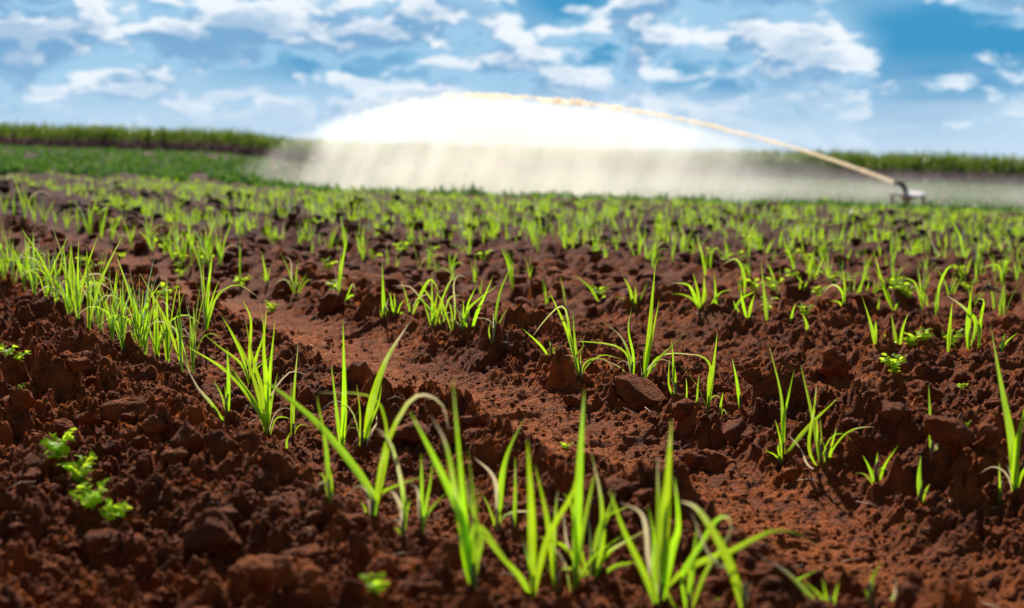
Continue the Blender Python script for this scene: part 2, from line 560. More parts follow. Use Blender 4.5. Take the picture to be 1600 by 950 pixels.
def crumbs(n, seed, sub, amin, amax, Dmin, Dmax, umax=.5):
    rg = np.random.RandomState(seed)
    shapes = [clod_shape(100 + seed + i, sub, 7, 1.3) for i in range(8)]
    y = Dmin * (Dmax / Dmin) ** rg.rand(n * 3); x = rg.uniform(-umax, umax, n * 3) * y
    keep = rg.rand(n * 3) < (.35 + .82 * rough(x * NX + y * NY)) * (.3 + .9 * vnoise(x * 4, y * 4, 88))
    x = x[keep][:n]; y = y[keep][:n]; n = len(x)
    a = amin * (amax / amin) ** (rg.rand(n) ** 1.6) * (1 + y / 16)
    z = height(x, y, 0) + a * .3
    VV = []; TT = []; off = 0
    for k in range(8):
        m = np.arange(n) % 8 == k
        V, T = shapes[k]
        nn = m.sum()
        q = rg.rand(nn) * 6.28; c, s_ = np.cos(q), np.sin(q)
        sc = np.stack([rg.uniform(.7, 1.3, nn), rg.uniform(.7, 1.2, nn), rg.uniform(.55, .95, nn)], -1) * a[m][:, None]
        P = V[None] * sc[:, None, :]
        t = rg.uniform(-.5, .5, nn)
        P = np.stack([P[..., 0], P[..., 1] * np.cos(t)[:, None] - P[..., 2] * np.sin(t)[:, None], P[..., 1] * np.sin(t)[:, None] + P[..., 2] * np.cos(t)[:, None]], -1)
        P = np.stack([P[..., 0] * c[:, None] - P[..., 1] * s_[:, None], P[..., 0] * s_[:, None] + P[..., 1] * c[:, None], P[..., 2]], -1)
        P += np.stack([x[m], y[m], z[m]], -1)[:, None, :]
        VV.append(P.reshape(-1, 3)); TT.append((T[None] + (np.arange(nn) * len(V))[:, None, None]).reshape(-1, 3) + off)
        off += nn * len(V)
    return np.concatenate(VV), np.concatenate(TT)


V1, T1 = crumbs(850, 3, 3, .007, .020, 2.5, 9)
V2, T2 = crumbs(16000, 4, 1, .0032, .011, 2.5, 8)
V3, T3 = crumbs(2600, 5, 1, .02, .045, 9, 26)
cr = link('soil_crumbs', np_mesh('soil_crumbs', np.concatenate([V1, V2, V3]), np.concatenate([T1, T2 + len(V1), T3 + len(V1) + len(V2)])), M_SOIL, ground)
cr['kind'] = 'stuff'

# ------------------------------------------------------------------ leaves
def catmull(pts, n):
    P = [pts[0] + (pts[0] - pts[1])] + list(pts) + [pts[-1] + (pts[-1] - pts[-2])]
    out = []
    m = len(pts) - 1
    for i in range(n + 1):
        f = i / n * m; k = min(int(f), m - 1); t = f - k
        a, b, c, d = P[k], P[k + 1], P[k + 2], P[k + 3]
        out.append(.5 * ((2 * b) + (c - a) * t + (2 * a - 5 * b + 4 * c - d) * t * t + (3 * b - 3 * c + d - a) * t * t * t))
    return out


def blade_geo(pts, width, dry, turn, n=10, fold=.22, wprof=(.26, .36)):
    """pts: list of Vector (any length >=2), a folded tapering grass blade"""
    P = catmull(pts, n)
    V = []; al = []; ac = []
    ref = Vector((math.sin(turn), -math.cos(turn), 0.15))
    for i, p in enumerate(P):
        t = i / n
        tg = (P[min(i + 1, n)] - P[max(i - 1, 0)]).normalized()
        side = tg.cross(ref)
        if side.length < .25:
            side = tg.cross(Vector((0, -1, .3)))
        side.normalize()
        # a slow twist along the blade
        side = Matrix.Rotation((t - .3) * 1.3 * math.sin(turn * 7), 3, tg) @ side
        nr = tg.cross(side).normalized()
        if t < wprof[1]:
            wd = wprof[0] + (1 - wprof[0]) * math.sin(t / wprof[1] * math.pi / 2)
        else:
            q = (t - wprof[1]) / (1 - wprof[1])
            wd = (1 - q ** 1.25) * .97 + .03
        hw = width * .5 * wd
        V += [p - side * hw, p + nr * hw * fold * 2, p + side * hw]
        al += [t] * 3; ac += [-1, 0, 1]
    Q = []
    for i in range(n):
        a = i * 3
        Q += [(a, a + 1, a + 4, a + 3), (a + 1, a + 2, a + 5, a + 4)]
    return V, Q, al, [dry] * len(V), ac


def blade_mesh(name, pts, width, dry, turn, n=10):
    V, Q, al, dr, ac = blade_geo(pts, width, dry, turn, n)
    me = np_mesh(name, np.array([v[:] for v in V]), np.array(Q), attrs={'along': al, 'dry': dr, 'across': ac})
    me.materials.append(M_LEAF)
    return me


def tube(pts, radii, seg=6, cap=True):
    V = []; Q = []
    n = len(pts)
    for i, p in enumerate(pts):
        tg = (pts[min(i + 1, n - 1)] - pts[max(i - 1, 0)]).normalized()
        a = tg.cross(Vector((0, 1, 0)))
        if a.length < .1:
            a = tg.cross(Vector((1, 0, 0)))
        a.normalize(); b = tg.cross(a)
        for k in range(seg):
            th = 2 * math.pi * k / seg
            V.append(p + (a * math.cos(th) + b * math.sin(th)) * radii[i])
    for i in range(n - 1):
        for k in range(seg):
            Q.append((i * seg + k, i * seg + (k + 1) % seg, (i + 1) * seg + (k + 1) % seg, (i + 1) * seg + k))
    if cap:
        Q.append(tuple(range(seg - 1, -1, -1))); Q.append(tuple((n - 1) * seg + k for k in range(seg)))
    return V, Q


def py_mesh(name, V, Q, mat, smooth=True):
    me = bpy.data.meshes.new(name)
    me.from_pydata([tuple(v) for v in V], [], [tuple(q) for q in Q])
    if smooth:
        for p in me.polygons: p.use_smooth = True
    me.materials.append(mat)
    return me


def rand_leaf(rg, hgt, spread=.5):
    """a blade in plant coordinates"""
    az = rg.uniform(0, 6.283); lean = abs(rg.gauss(0, spread)) * .55
    hgt *= rg.uniform(.45, 1.0)
    droop = rg.random() < .22
    P = [Vector((rg.uniform(-.008, .008), rg.uniform(-.008, .008), -.015))]
    d = Vector((math.cos(az), math.sin(az), 0))
    if droop:
        top = hgt * rg.uniform(.45, .7)
        P += [d * top * .25 + Vector((0, 0, top * .75)), d * top * .7 + Vector((0, 0, top)), d * top * 1.15 + Vector((0, 0, top * .7))]
        dry = rg.uniform(.2, .6)
    else:
        P += [d * hgt * lean * .35 + Vector((0, 0, hgt * .5)), d * hgt * lean + Vector((0, 0, hgt))]
        dry = rg.uniform(0, .2)
    return P, rg.uniform(.0095, .0175) * (0.6 if droop else 1) * (.7 + hgt), dry, az + rg.uniform(-1, 1)


SH = 'young sugarcane shoots near the camera'
RG = random.Random(11)


def shoot(label, bx, by, leaves, group=SH, stem=True):
    """leaves: list of (points in pixels from base outwards, width factor, dryness)"""
    g = G(bx, by)
    root = link('cane_shoot', None)
    root.location = g
    tag(root, label, 'cane shoot', group)
    for lf in leaves:
        pts_px, wf, dry = lf
        Y0 = g.y + RG.uniform(-.012, .012)
        tip = pts_px[-1]
        Lp = math.hypot(tip[0] - bx, tip[1] - by) * g.y / F
        dz = RG.uniform(-.38, .38) * Lp
        start = (bx + (pts_px[0][0] - bx) * .06, by + 2)
        pp = [start] + list(pts_px)
        if len(pp) == 2:
            mx, my = (pp[0][0] + pp[1][0]) / 2, (pp[0][1] + pp[1][1]) / 2
            ln = math.hypot(pp[1][0] - pp[0][0], pp[1][1] - pp[0][1])
            bend = RG.uniform(-.035, .035) * ln
            pp = [pp[0], (mx + bend, my), pp[1]]
        m = len(pp) - 1
        P = []
        for i, (qx, qy) in enumerate(pp):
            t = i / m
            v = on_depth(qx, qy, Y0 + dz * t ** 1.5)
            if t > 0.2:
                v.z = max(v.z, -.25 - .031 * v.x + .0)
            P.append(v - g)
        P[0] = P[0] - Vector((0, 0, .015))
        wd = wf * min(.0175, .008 + .021 * Lp)
        link('leaf', blade_mesh('leaf', P, wd, dry, RG.uniform(-.75, .75), 12), None, root)
    span = max(abs(l[0][-1][1] - by) for l in leaves)
    for _ in range(RG.choice([2, 3, 3, 4]) if (stem and len(leaves) > 1) else RG.choice([0, 1])):
        hh = span * g.y / F * RG.uniform(.25, .75)
        P, wd, dry, tn = rand_leaf(RG, hh, .8)
        link('leaf', blade_mesh('leaf', P, wd * .55, dry + (.6 if RG.random() < .25 else 0), tn, 10), None, root)
    if stem:
        hs = .035 + .03 * RG.random()
        V, Q = tube([Vector((0, 0, -.02)), Vector((RG.uniform(-.003, .003), 0, hs * .5)), Vector((RG.uniform(-.005, .005), 0, hs))], [.006, .0052, .003], 6)
        link('stem', py_mesh('stem', V, Q, M_STEM), None, root)
    return root


def lv(s, wf=1.0, dry=0.0):
    a = [float(v) for v in s.split()]
    return ([(a[i], a[i + 1]) for i in range(0, len(a), 2)], wf, dry)


# big foreground clump and its neighbours (row nearest to the camera)
shoot('tall fanned green cane clump at the centre bottom with blades spreading both ways', 741, 918, [
    lv('727 827 684 727 641 644', 1.15, .12), lv('728 860 722 765 707 592', 1.25, .1), lv('716 800 698 699 672 647', .8, .45),
    lv('746 827 779 860 820 917', 1.1, .05), lv('735 870 741 800 731 700', .8, .1), lv('745 880 752 840 735 790 728 740', .9, .2)])
shoot('shoot behind the central clump with long leaf leaning right and a withered tip', 776, 826, [
    lv('788 727 820 651', 1.2, .05), lv('776 770 768 740 741 715', 1.0, .75), lv('790 805 830 800 884 822', .5, .5), lv('770 810 758 780 748 770', .6, .1)])
shoot('arching cane shoot with a long leaf falling far to the upper left', 582, 808, [
    lv('582 772 509 675 445 618 400 588', 1.1, .1), lv('589 765 604 694 637 630 665 617 692 634 701 672', .85, .45), lv('589 777 627 756 680 740', .7, .1),
    lv('600 740 606 690 594 632 560 615 495 614', .5, .3)])
shoot('slender upright cane shoot with two straight blades in front of the smooth furrow edge', 535, 700, [
    lv('538 614 536 500', 1.15, .05), lv('527 651 518 571', 1.0, .05)])
shoot('cane shoot with one broad grey green blade leaning right and a shrivelled pale leaf', 566, 708, [
    lv('580 633 604 562 641 502', 1.5, .35), lv('575 670 590 635 597 600', .8, .1), lv('578 680 588 662 588 645', .8, .95)])
shoot('short single cane shoot with swollen lower leaf, left of the arching shoot', 516, 782, [
    lv('512 730 508 690 495 618', .9, .1), lv('517 750 511 718', .9, 0), lv('506 745 496 742', .4, .3)])
shoot('small cane shoot with a curled brown and white leaf tip at the centre', 630, 836, [
    lv('631 780 613 699 589 668', .7, .5), lv('628 800 618 775 611 767', 1.2, .9), lv('622 828 615 827', .6, .1), lv('632 790 628 740', .8, .2)])
shoot('small cane shoot with folded white tip right of the brown tipped one', 659, 838, [
    lv('659 760 658 708', .7, .15), lv('656 800 652 765 639 756', 1.0, .7), lv('664 810 684 784 703 765', .9, .1), lv('664 800 672 756 676 720', .6, .1)])
shoot('thin single blade right of the central clump', 802, 831, [lv('805 780 805 713', .9, .1)])
shoot('tiny bent sprout beside the base of the arching shoot', 570, 803, [lv('571 795 563 784', .7, .1)], stem=False)
shoot('tiny bright blade below the left row of shoots', 450, 703, [lv('448 690 454 675', .8, 0)], stem=False)
shoot('thin tall blade pair right of the leaning tuft', 457, 690, [lv('459 620 466 538', .8, .15), lv('455 640 455 590', .6, .2)])
shoot('leaning tuft of long blades pointing up and left, left of centre', 419, 682, [
    lv('409 650 360 585 291 540', 1.1, .05), lv('410 640 385 560 345 490', 1.1, .05), lv('412 620 395 560 383 497', 1.0, .05), lv('416 600 412 540 417 478', 1.0, .1),
    lv('420 610 424 560 430 500', .9, .1), lv('430 656 445 652 453 655', .5, .2), lv('410 660 422 620 452 582 478 585', .6, .85), lv('404 640 372 590 350 560', .9, .05)])
shoot('upright blade with a long pale fallen leaf trailing to the upper left', 355, 655, [
    lv('357 600 355 543', 1.1, .05), lv('330 630 308 604 284 557', .8, .5), lv('362 650 375 648', .6, .2), lv('348 652 336 648', .6, .3)])
shoot('tuft of bright blades leaning left behind the pale fallen leaf', 392, 600, [
    lv('380 560 362 520 348 498', 1.1, .05), lv('390 550 392 500 380 470', .9, .1), lv('400 560 412 520 405 470', .9, .05), lv('378 570 340 540 310 515', .8, .1), lv('398 580 420 560 432 540', .8, .1)])
shoot('stiff broad upright blade at the bottom, first right of the central clump', 833, 928, [lv('830 800 824 687', 1.35, .05), lv('815 905 782 868 745 826', 1.2, .05), lv('842 890 860 830 897 765 905 700', 1.1, .05)])
shoot('upright cane blades leaning left next to the tallest bottom blade', 871, 928, [lv('857 822 836 727', 1.1, .1), lv('866 880 868 800 872 765', .6, .2)])
shoot('tallest single blade at the bottom with fine brown tip', 897, 926, [lv('904 765 913 609', 1.35, .15), lv('900 850 893 790 880 770', .7, .1), lv('905 860 925 760 930 735', .8, .1)])
shoot('bunch of low crossing blades around a dark grey green leaf at the bottom', 925, 905, [
    lv('940 850 939 780 923 704', 1.2, .3), lv('895 870 876 850 840 838', .9, .05), lv('930 850 945 810 985 790', .9, .1), lv('960 885 1008 879 1035 868', .8, .1),
    lv('945 870 970 850 1022 822', .8, .35), lv('910 870 905 840 915 820', .7, 0), lv('932 925 945 965', .9, .1), lv('895 890 870 893 845 905', .8, .05), lv('900 880 886 850 880 800', .8, .85)])
shoot('thick cluster of wide blurred blades at the bottom edge', 1030, 948, [
    lv('1041 784 1049 656', 1.5, .1), lv('1030 840 1027 713', 1.1, .25), lv('1050 860 1060 820 1053 740', 1.2, .1), lv('1008 900 975 830 952 765', 1.1, .15),
    lv('1014 880 1010 830 1000 800 968 785', .9, .9), lv('1020 900 1022 840 1012 790', 1.0, .1), lv('1040 880 1035 800 1040 740', 1.0, .05)])
shoot('right hand clump at the bottom edge with arching leaf and pale folded tip', 1075, 955, [
    lv('1066 900 1090 860 1120 812 1141 812 1139 850', 1.0, .35), lv('1040 921 1090 880 1141 862 1200 832 1245 833 1294 862', 1.0, .05), lv('1110 945 1169 928 1230 912 1277 891', 1.1, .05),
    lv('1080 900 1085 860 1090 815', 1.1, .1), lv('1100 900 1130 850 1148 820', .8, .3)])
shoot('single broad leaf rising right to a withered tip at the bottom edge', 1165, 955, [lv('1140 880 1094 800 1062 782', 1.4, .4), lv('1150 900 1110 870 1080 800', .8, .45)])
shoot('long drooping half dry leaf along the bottom edge, right of the clumps', 1300, 962, [lv('1275 942 1230 895 1178 862', .9, .5), lv('1290 930 1285 900', .8, .2)])
shoot('out of focus blade cut by the bottom edge on the right', 1358, 960, [lv('1362 910 1377 879', 1.0, .1), lv('1395 935 1400 900', .8, .5)])
# second row, right half
shoot('tall cane shoot with a leaf hooked over at its top, left of the paired shoots', 907, 590, [
    lv('892 537 879 500 858 455', 1.1, .1), lv('896 550 890 520 884 484 870 481 845 508 834 524', .8, .4), lv('899 540 896 500 895 474', .7, .15), lv('900 560 912 540 903 525', .8, .1),
    lv('912 570 930 560 950 565 960 590', .5, .4), lv('915 575 940 555 975 562', .5, .2)])
shoot('small blade leaning left beside the hooked leaf', 862, 556, [lv('845 540 817 514', 1.1, .05), lv('866 546 880 538', .6, .1), lv('868 550 890 545 905 570', .5, .7)])
shoot('wide spreading cane shoot with blades leaning left over the bare soil', 987, 603, [
    lv('984 560 968 524 932 497', .9, .35), lv('982 560 960 540 915 534 898 535', .6, .25), lv('990 560 982 515 987 480', .8, .2), lv('975 580 950 565 925 560', .5, .5)])
shoot('tall pointed cane shoot in the second row, tallest between hooked leaf and far right', 1004, 602, [
    lv('1013 540 1018 480 1024 413', 1.3, .05), lv('1012 560 1022 510 1030 468', .9, .1), lv('1022 570 1045 545 1074 518', 1.0, .1), lv('1018 570 1035 555 1062 552 1098 556', .6, .4), lv('1010 580 1028 562 1050 568 1055 590', .5, .7)])
shoot('upright wide blade right of the tallest second row shoot', 1056, 619, [lv('1053 580 1049 528', 1.3, .05), lv('1045 600 1046 560', .7, .15)])
shoot('shoot of two tall blades with one drooping left, second row', 1106, 642, [lv('1114 580 1121 519', 1.0, .1), lv('1107 600 1110 572 1094 556 1060 553', .9, .3), lv('1110 615 1116 585', .6, .1)])
shoot('single slanting blade above the largest clod', 1157, 634, [lv('1152 600 1144 560', 1.1, .1)])
shoot('short blade at the left foot of the largest clod', 1125, 654, [lv('1126 635 1130 612', 1.1, .05), lv('1130 640 1138 652', .5, .4)])
shoot('tiny thin blade between second row shoots, left one', 1072, 630, [lv('1073 610 1072 590', .7, .2)], stem=False)
shoot('tiny thin blade between second row shoots, right one', 1088, 632, [lv('1090 608 1093 583', .8, .2)], stem=False)
shoot('thin tall bowed shoot with pale tip right of the largest clod', 1223, 720, [
    lv('1223 660 1219 610 1201 538', .9, .1), lv('1224 660 1232 620 1241 576', .7, .1), lv('1212 712 1194 703', .7, .1), lv('1216 702 1218 694', .8, .1)])
shoot('spreading shoot with crossing blades at the right of the second row', 1283, 729, [
    lv('1275 680 1268 645 1251 570', 1.2, .1), lv('1278 690 1276 650', .9, .05), lv('1262 726 1250 700 1228 676', .6, .8), lv('1264 700 1272 640 1276 600', .8, .2)])
shoot('shoot with one long thin leaf arching right, in front of the crossing blades', 1292, 733, [lv('1299 700 1307 668', .9, .2), lv('1300 705 1322 677 1345 668 1366 667', .5, .3), lv('1288 715 1290 695', .7, .2)])
shoot('blade slanting low to the right across two shoots', 1222, 706, [lv('1262 668 1310 621', 1.1, .1)], stem=False)
shoot('little star shaped shoot alone on the clods, right of centre', 1369, 754, [lv('1360 735 1348 711', 1.1, .05), lv('1369 730 1371 706', .8, .1), lv('1382 728 1403 696', 1.1, .05), lv('1352 742 1334 739', .6, .2), lv('1372 760 1378 770', .5, .6)])
shoot('small forked shoot with short right leaf, low on the right', 1438, 783, [lv('1436 745 1439 712', 1.3, .05), lv('1446 768 1453 756', 1.1, .05)])
shoot('lone thin straight blade above the small forked shoot', 1456, 728, [lv('1454 670 1451 600', .9, .15), lv('1460 720 1465 711', .8, .05)])
shoot('faint short thin blade left of the tall right edge shoot', 1563, 785, [lv('1562 760 1561 722', .9, .2)])
shoot('tall broad cane shoot at the right edge of the photo', 1586, 786, [
    lv('1582 699 1563 595 1548 509', 1.5, .08), lv('1585 740 1592 680 1612 600', 1.3, .1), lv('1590 760 1600 735 1618 715', 1.3, .05), lv('1584 750 1580 720 1583 690', 1.2, .1)])
# second row, left half
Q2 = 'shoots of the second row, left of centre'
shoot('shoot with one long leaf up left and one pale hooked leaf, second row', 463, 459, [
    lv('452 425 433 384', 1.1, .15), lv('463 430 466 405', .8, .05), lv('456 440 454 408 443 400', .6, .7), lv('475 455 503 455', .6, .3), lv('478 440 489 437', .6, .4), lv('470 445 480 425', .6, .1), lv('450 440 440 437 428 445', .6, .5)], Q2)
shoot('narrow upright blade left of the hooked pale leaf', 418, 446, [lv('414 420 408 392', 1.2, .05), lv('415 440 402 430', .6, .4)], Q2)
shoot('tall slim shoot rising beside a squat bent one, second row', 526, 476, [lv('534 418 542 371', 1.2, .05), lv('530 430 533 392', .8, .1), lv('526 445 522 412', .5, .7)], Q2)
shoot('squat bent shoot with leaves folded to the right', 534, 480, [lv('543 462 551 444 557 458', .9, .3), lv('545 464 560 462 567 467', 1.3, .05)], Q2)
shoot('broad dark green upright blade starting the long tuft', 601, 503, [lv('599 460 597 405', 1.5, .1), lv('595 490 594 480', .9, .3)], Q2)
shoot('small fan of stubby blades left in the long tuft', 618, 497, [lv('612 475 609 455', .9, .05), lv('617 478 616 458', 1.2, .05), lv('628 488 634 495', .9, .0), lv('624 480 632 468', .8, .1), lv('608 490 604 478', .8, .2)], Q2)
shoot('shoot with broad folded blade arching right in the long tuft', 642, 491, [lv('660 455 674 437 688 460', 1.4, .2), lv('634 460 625 437', .8, .1), lv('650 470 668 460 690 465', .6, .6)], Q2)
shoot('dense upright shoot on the crest of the long tuft', 676, 512, [lv('668 490 659 463', .9, .05), lv('675 470 675 424', .9, .1), lv('690 470 705 440', 1.1, .05), lv('685 500 660 470 640 448 613 446', .6, .4), lv('680 480 684 455', .9, .05)], Q2)
shoot('shoot with a thin dry arch over it in the long tuft', 691, 510, [lv('680 480 665 455 655 440', .9, .05), lv('700 470 715 462 745 465', .5, .4), lv('690 475 700 445 708 432 690 418 663 416', .5, .5)], Q2)
shoot('upright shoot with greyish bent top in the long tuft', 709, 520, [lv('711 480 709 445 716 431 728 433', .8, .45), lv('706 490 700 468', .8, .05), lv('700 500 690 470 680 455', .8, .05)], Q2)
shoot('shoot with two blades curving right near the tuft end', 722, 523, [lv('728 490 745 470 776 447', 1.1, .05), lv('724 495 724 468', .9, .05), lv('730 480 738 460 745 445', .7, .05)], Q2)
shoot('slanting shoot leaning right at the tuft end', 732, 526, [lv('745 490 756 465 770 432', 1.2, .05), lv('715 505 700 492', .7, .5), lv('748 512 762 505', .8, .4), lv('735 530 742 532', .6, .8)], Q2)
shoot('last tall slim shoot at the right end of the long tuft', 771, 537, [lv('774 500 782 455 801 410', 1.0, .1), lv('764 520 766 505', .8, .05), lv('770 515 764 500 742 496', .5, .5)], Q2)
shoot('small pale tipped blades lying right after the long tuft', 792, 552, [lv('806 543 822 530', 1.1, .2), lv('800 546 815 540', .8, .3)], Q2)
# third row, hand placed
Q3 = 'shoots of the third row, right of centre'
T = [('blade leaning left with brown tip, alone before the third row', 938, 470, ['922 450 897 429']),
     ('wide low shoot with one long leaf to the left, third row', 992, 486, ['985 472 958 463', '985 455 974 432', '993 465 993 446', '1000 470 1012 440']),
     ('shoot with blades splayed around a pale arch, third row', 1095, 482, ['1090 455 1083 426', '1085 462 1075 445 1053 442', '1100 455 1100 432', '1085 470 1065 460 1048 460', '1103 460 1098 440']),
     ('plain pointed blade in the third row', 1120, 484, ['1118 455 1116 424', '1112 478 1125 458 1145 452']),
     ('shoot with a broad blade hooked left at its top', 1163, 464, ['1163 430 1150 405 1129 413']),
     ('low crossed blades under the hooked broad blade', 1168, 498, ['1160 470 1158 455', '1174 475 1180 458', '1150 480 1146 470']),
     ('blade lying along the soil up to the right, third row', 1142, 488, ['1158 468 1180 455']),
     ('long straight blade standing right of the crossed blades', 1199, 502, ['1194 460 1189 405']),
     ('small slanting blade on bare soil, right of the long straight blade', 1234, 503, ['1238 490 1243 473']),
     ('small yellow green blade leaning left on bare soil', 1262, 520, ['1260 505 1254 490']),
     ('shoot with a pale leaf arching left, right half', 1319, 475, ['1315 455 1300 445 1285 460', '1320 450 1317 420', '1310 472 1295 470']),
     ('two crossing blades forming a narrow X', 1337, 469, ['1346 445 1359 421', '1345 450 1356 400', '1352 460 1358 440']),
     ('long blade leaning left with a short blade beside it', 1369, 538, ['1360 505 1346 460', '1368 510 1369 500', '1378 530 1385 522']),
     ('V shaped pair of blades before the leafy weeds', 1404, 546, ['1398 520 1392 490', '1410 515 1419 489', '1398 535 1400 540']),
     ('short stout blade between long leaning ones', 1371, 485, ['1373 470 1375 460']),
     ('long narrow blade leaning left above bare soil', 1397, 480, ['1380 445 1364 389', '1402 475 1406 470', '1385 455 1367 420']),
     ('blade pair right of the leaning narrow blade', 1439, 482, ['1443 460 1451 432', '1441 470 1446 477']),
     ('straight stout blade in the third row, right part', 1463, 488, ['1466 460 1474 425', '1467 450 1480 420 1494 415']),
     ('broad tall blade with thin leaf falling left, right part', 1513, 547, ['1514 500 1516 470 1522 434', '1525 505 1505 480 1477 460', '1511 500 1519 450']),
     ('bent shoot with pale arch right of the broad tall blade', 1529, 548, ['1530 520 1525 505', '1532 500 1537 470 1524 468']),
     ('thin blade among the leafy weeds', 1481, 551, ['1484 510 1488 471']),
     ('short curved blade beside the tip of the right edge shoot', 1562, 548, ['1566 535 1571 520', '1572 535 1590 520']),
     ('blade leaning left in front of paired shoots', 1217, 459, ['1207 430 1198 408']),
     ('stubby bright shoot with wide leaves', 1251, 461, ['1250 445 1251 430', '1257 450 1262 438', '1270 455 1285 458', '1254 445 1240 425']),
     ('upright blade seen between the stubby shoots', 1265, 436, ['1266 415 1271 390']),
     ('tall thin blade pair far right behind the dry seed head', 1508, 446, ['1512 420 1520 400', '1506 430 1500 415']),
     ('shoot with two pale drooping leaves at the far right', 1567, 440, ['1570 420 1582 424 1594 436', '1562 418 1550 414 1530 420', '1568 425 1572 400']),
     ('bright bent blades crossing left of the far right shoots', 1507, 402, ['1495 396 1493 370', '1515 390 1524 385', '1500 370 1487 345'])]
for lab, bx, by, ls in T:
    shoot(lab, bx, by, [lv(q, RG.uniform(1.2, 1.75), RG.choice([.05, .1, .35]) if len(q.split()) > 4 else .08) for q in ls], Q3, stem=False)

# ------------------------------------------------------------------ dense left part of the first row, and the mid field: random shoots
def proto_shoot(seed, hgt, nl, nseg=7):
    rg = random.Random(seed)
    ms = []
    for i in range(nl):
        P, wd, dry, tn = rand_leaf(rg, hgt)
        ms.append(blade_mesh('leaf', P, wd, dry, tn, nseg))
    return ms


DENSE = [proto_shoot(400 + i, .42, 7 + i % 4) for i in range(8)]
PROTO = [proto_shoot(200 + i, .40, 3 + i % 5) for i in range(16)]
count = sum(1 for o in C.objects if o.name.startswith('cane_shoot'))


def put(pr, loc, rz, sc, label, group):
    root = link('cane_shoot', None)
    root.location = loc; root.rotation_euler = (0, 0, rz); root.scale = (sc,) * 3
    tag(root, label, 'cane shoot', group)
    for me in pr:
        link('leaf', me, None, root)
    return root


rg = random.Random(77)
LEFT = [(6, 436), (22, 444), (38, 452), (55, 462), (72, 470), (90, 482), (108, 492), (122, 503), (140, 512), (158, 523), (176, 535), (192, 546), (210, 552), (228, 556), (246, 560), (262, 566), (283, 580), (300, 588), (-12, 428), (322, 520), (305, 560)]
LEFT += [(14, 425), (45, 440), (80, 468), (115, 488), (150, 508), (185, 530), (220, 545)]
left_words = ['at the left edge', 'just right of the left edge', 'over the dark clod on the left', 'half hidden by the mound of soil', 'standing above the weed free mound', 'at the right end of the hedge of shoots']
ORD = ['first', 'second', 'third', 'fourth', 'fifth', 'sixth', 'seventh', 'eighth', 'ninth', 'tenth', 'eleventh', 'twelfth', 'thirteenth', 'fourteenth', 'fifteenth',
       'sixteenth', 'seventeenth', 'eighteenth', 'nineteenth', 'twentieth', 'twenty-first', 'twenty-second', 'twenty-third', 'twenty-fourth', 'twenty-fifth', 'twenty-sixth', 'twenty-seventh', 'twenty-eighth', 'twenty-ninth', 'thirtieth']
SECOND = [(-8, 330), (8, 334), (22, 338), (38, 343), (54, 347), (70, 351), (88, 356), (104, 360), (122, 365), (140, 369), (158, 374), (174, 379), (190, 385), (206, 388), (240, 392), (256, 396), (270, 404), (286, 411), (300, 413), (314, 419), (328, 424), (344, 424), (376, 438), (232, 384), (278, 398), (322, 408)]
HX = sorted(p[0] for p in LEFT); HX2 = sorted(p[0] for p in SECOND)


def hedge_label(px):
    return '%s cane shoot from the left edge in the dense hedge of the nearest row' % ORD[HX.index(px)]


for i, (px, py) in enumerate(LEFT):
    g = G(px, py)
    s = g.x * NX + g.y * NY
    put(DENSE[i % 8], g, rg.uniform(0, 6.3), rg.uniform(.68, 1.05),
        hedge_label(px), 'shoots of the dense left stretch of the nearest row')
    count += 1

for i, (px, py) in enumerate(SECOND):
    put(DENSE[(i * 3) % 8] if i % 2 else PROTO[(i * 5 + 3) % 16], G(px, py), rg.uniform(0, 6.3), rg.uniform(.75, 1.12),
        '%s cane shoot from the left end of the second planted row' % ORD[HX2.index(px)], 'shoots on the left stretch of the second row')
    count += 1

# pool of positions for the rest of the field, nearest first
def row_positions(rg):
    pos = []
    svals = [3.92, 4.5, 5.45] + [6.5 + .8 * i for i in range(60)]
    for s0 in svals:
        gap = .22 if s0 < 6 else .20
        for k in range(int(90 / gap)):
            tt = -20 + k * gap + rg.uniform(-.12, .12)
            s1 = s0 + rg.gauss(0, .07 if s0 < 6 else .17)
            x = s1 * NX - tt * NY; y = s1 * NY + tt * NX
            if y < 4.5 or y > 35 or abs(x / y) > .44: continue
            if s0 < 3.4:     # second row: only its far left part is random
                if x / y > -.215 or rg.random() < .15: continue
            elif s0 < 4:
                if y < 15 or rg.random() < .25: continue
            elif s0 < 5:
                if y < 9.5 or rg.random() < .2: continue
            elif s0 < 6:
                if -.04 + .02 < x / y and y < 15: continue
                if rg.random() < .15: continue
            elif rg.random() < (.02 if x / y < -.05 else .15): continue
            pos.append((y, x, s0))
    pos.sort()
    return pos


pos = row_positions(random.Random(9))
SIX = max(0, 298 - count)
labels = {0: ('cane shoot on the far left stretch of the second row', 'shoots on the far left stretch of the second row'),
          1: ('cane shoot of the third row, left and middle of the field', 'shoots of the third row in the left and middle'),
          2: ('small blurred cane shoot in the crowded middle of the field', 'small blurred shoots in the middle of the field')}
cnt = {}
for (y, x, s0) in sorted(pos[:SIX], key=lambda p: p[1] / p[0]):
    lab = labels[0 if s0 < 3.4 else 1 if 5 < s0 < 6 else 2]
    if lab is labels[2]:
        side = 'left third' if F * x / y < -267 else 'middle third' if F * x / y < 267 else 'right third'
        lab = ('small blurred cane shoot in mid field, in the %s of the photo' % side, 'small blurred shoots of mid field, %s' % side)
    else:
        q = cnt.get(lab[1], 0); cnt[lab[1]] = q + 1
        if q < len(ORD):
            lab = (('%s cane shoot from the left end of the second row' if lab is labels[0] else '%s cane shoot from the left in the third planted row') % ORD[q], lab[1])
    z = H1(x, y, 0 if y < 9 else 1 if y < 16 else 2)
    put(PROTO[rg.randrange(16)], (x, y, z - .01), rg.uniform(0, 6.3), rg.uniform(.48, .95) * (1 if y < 14 else .85), *lab)


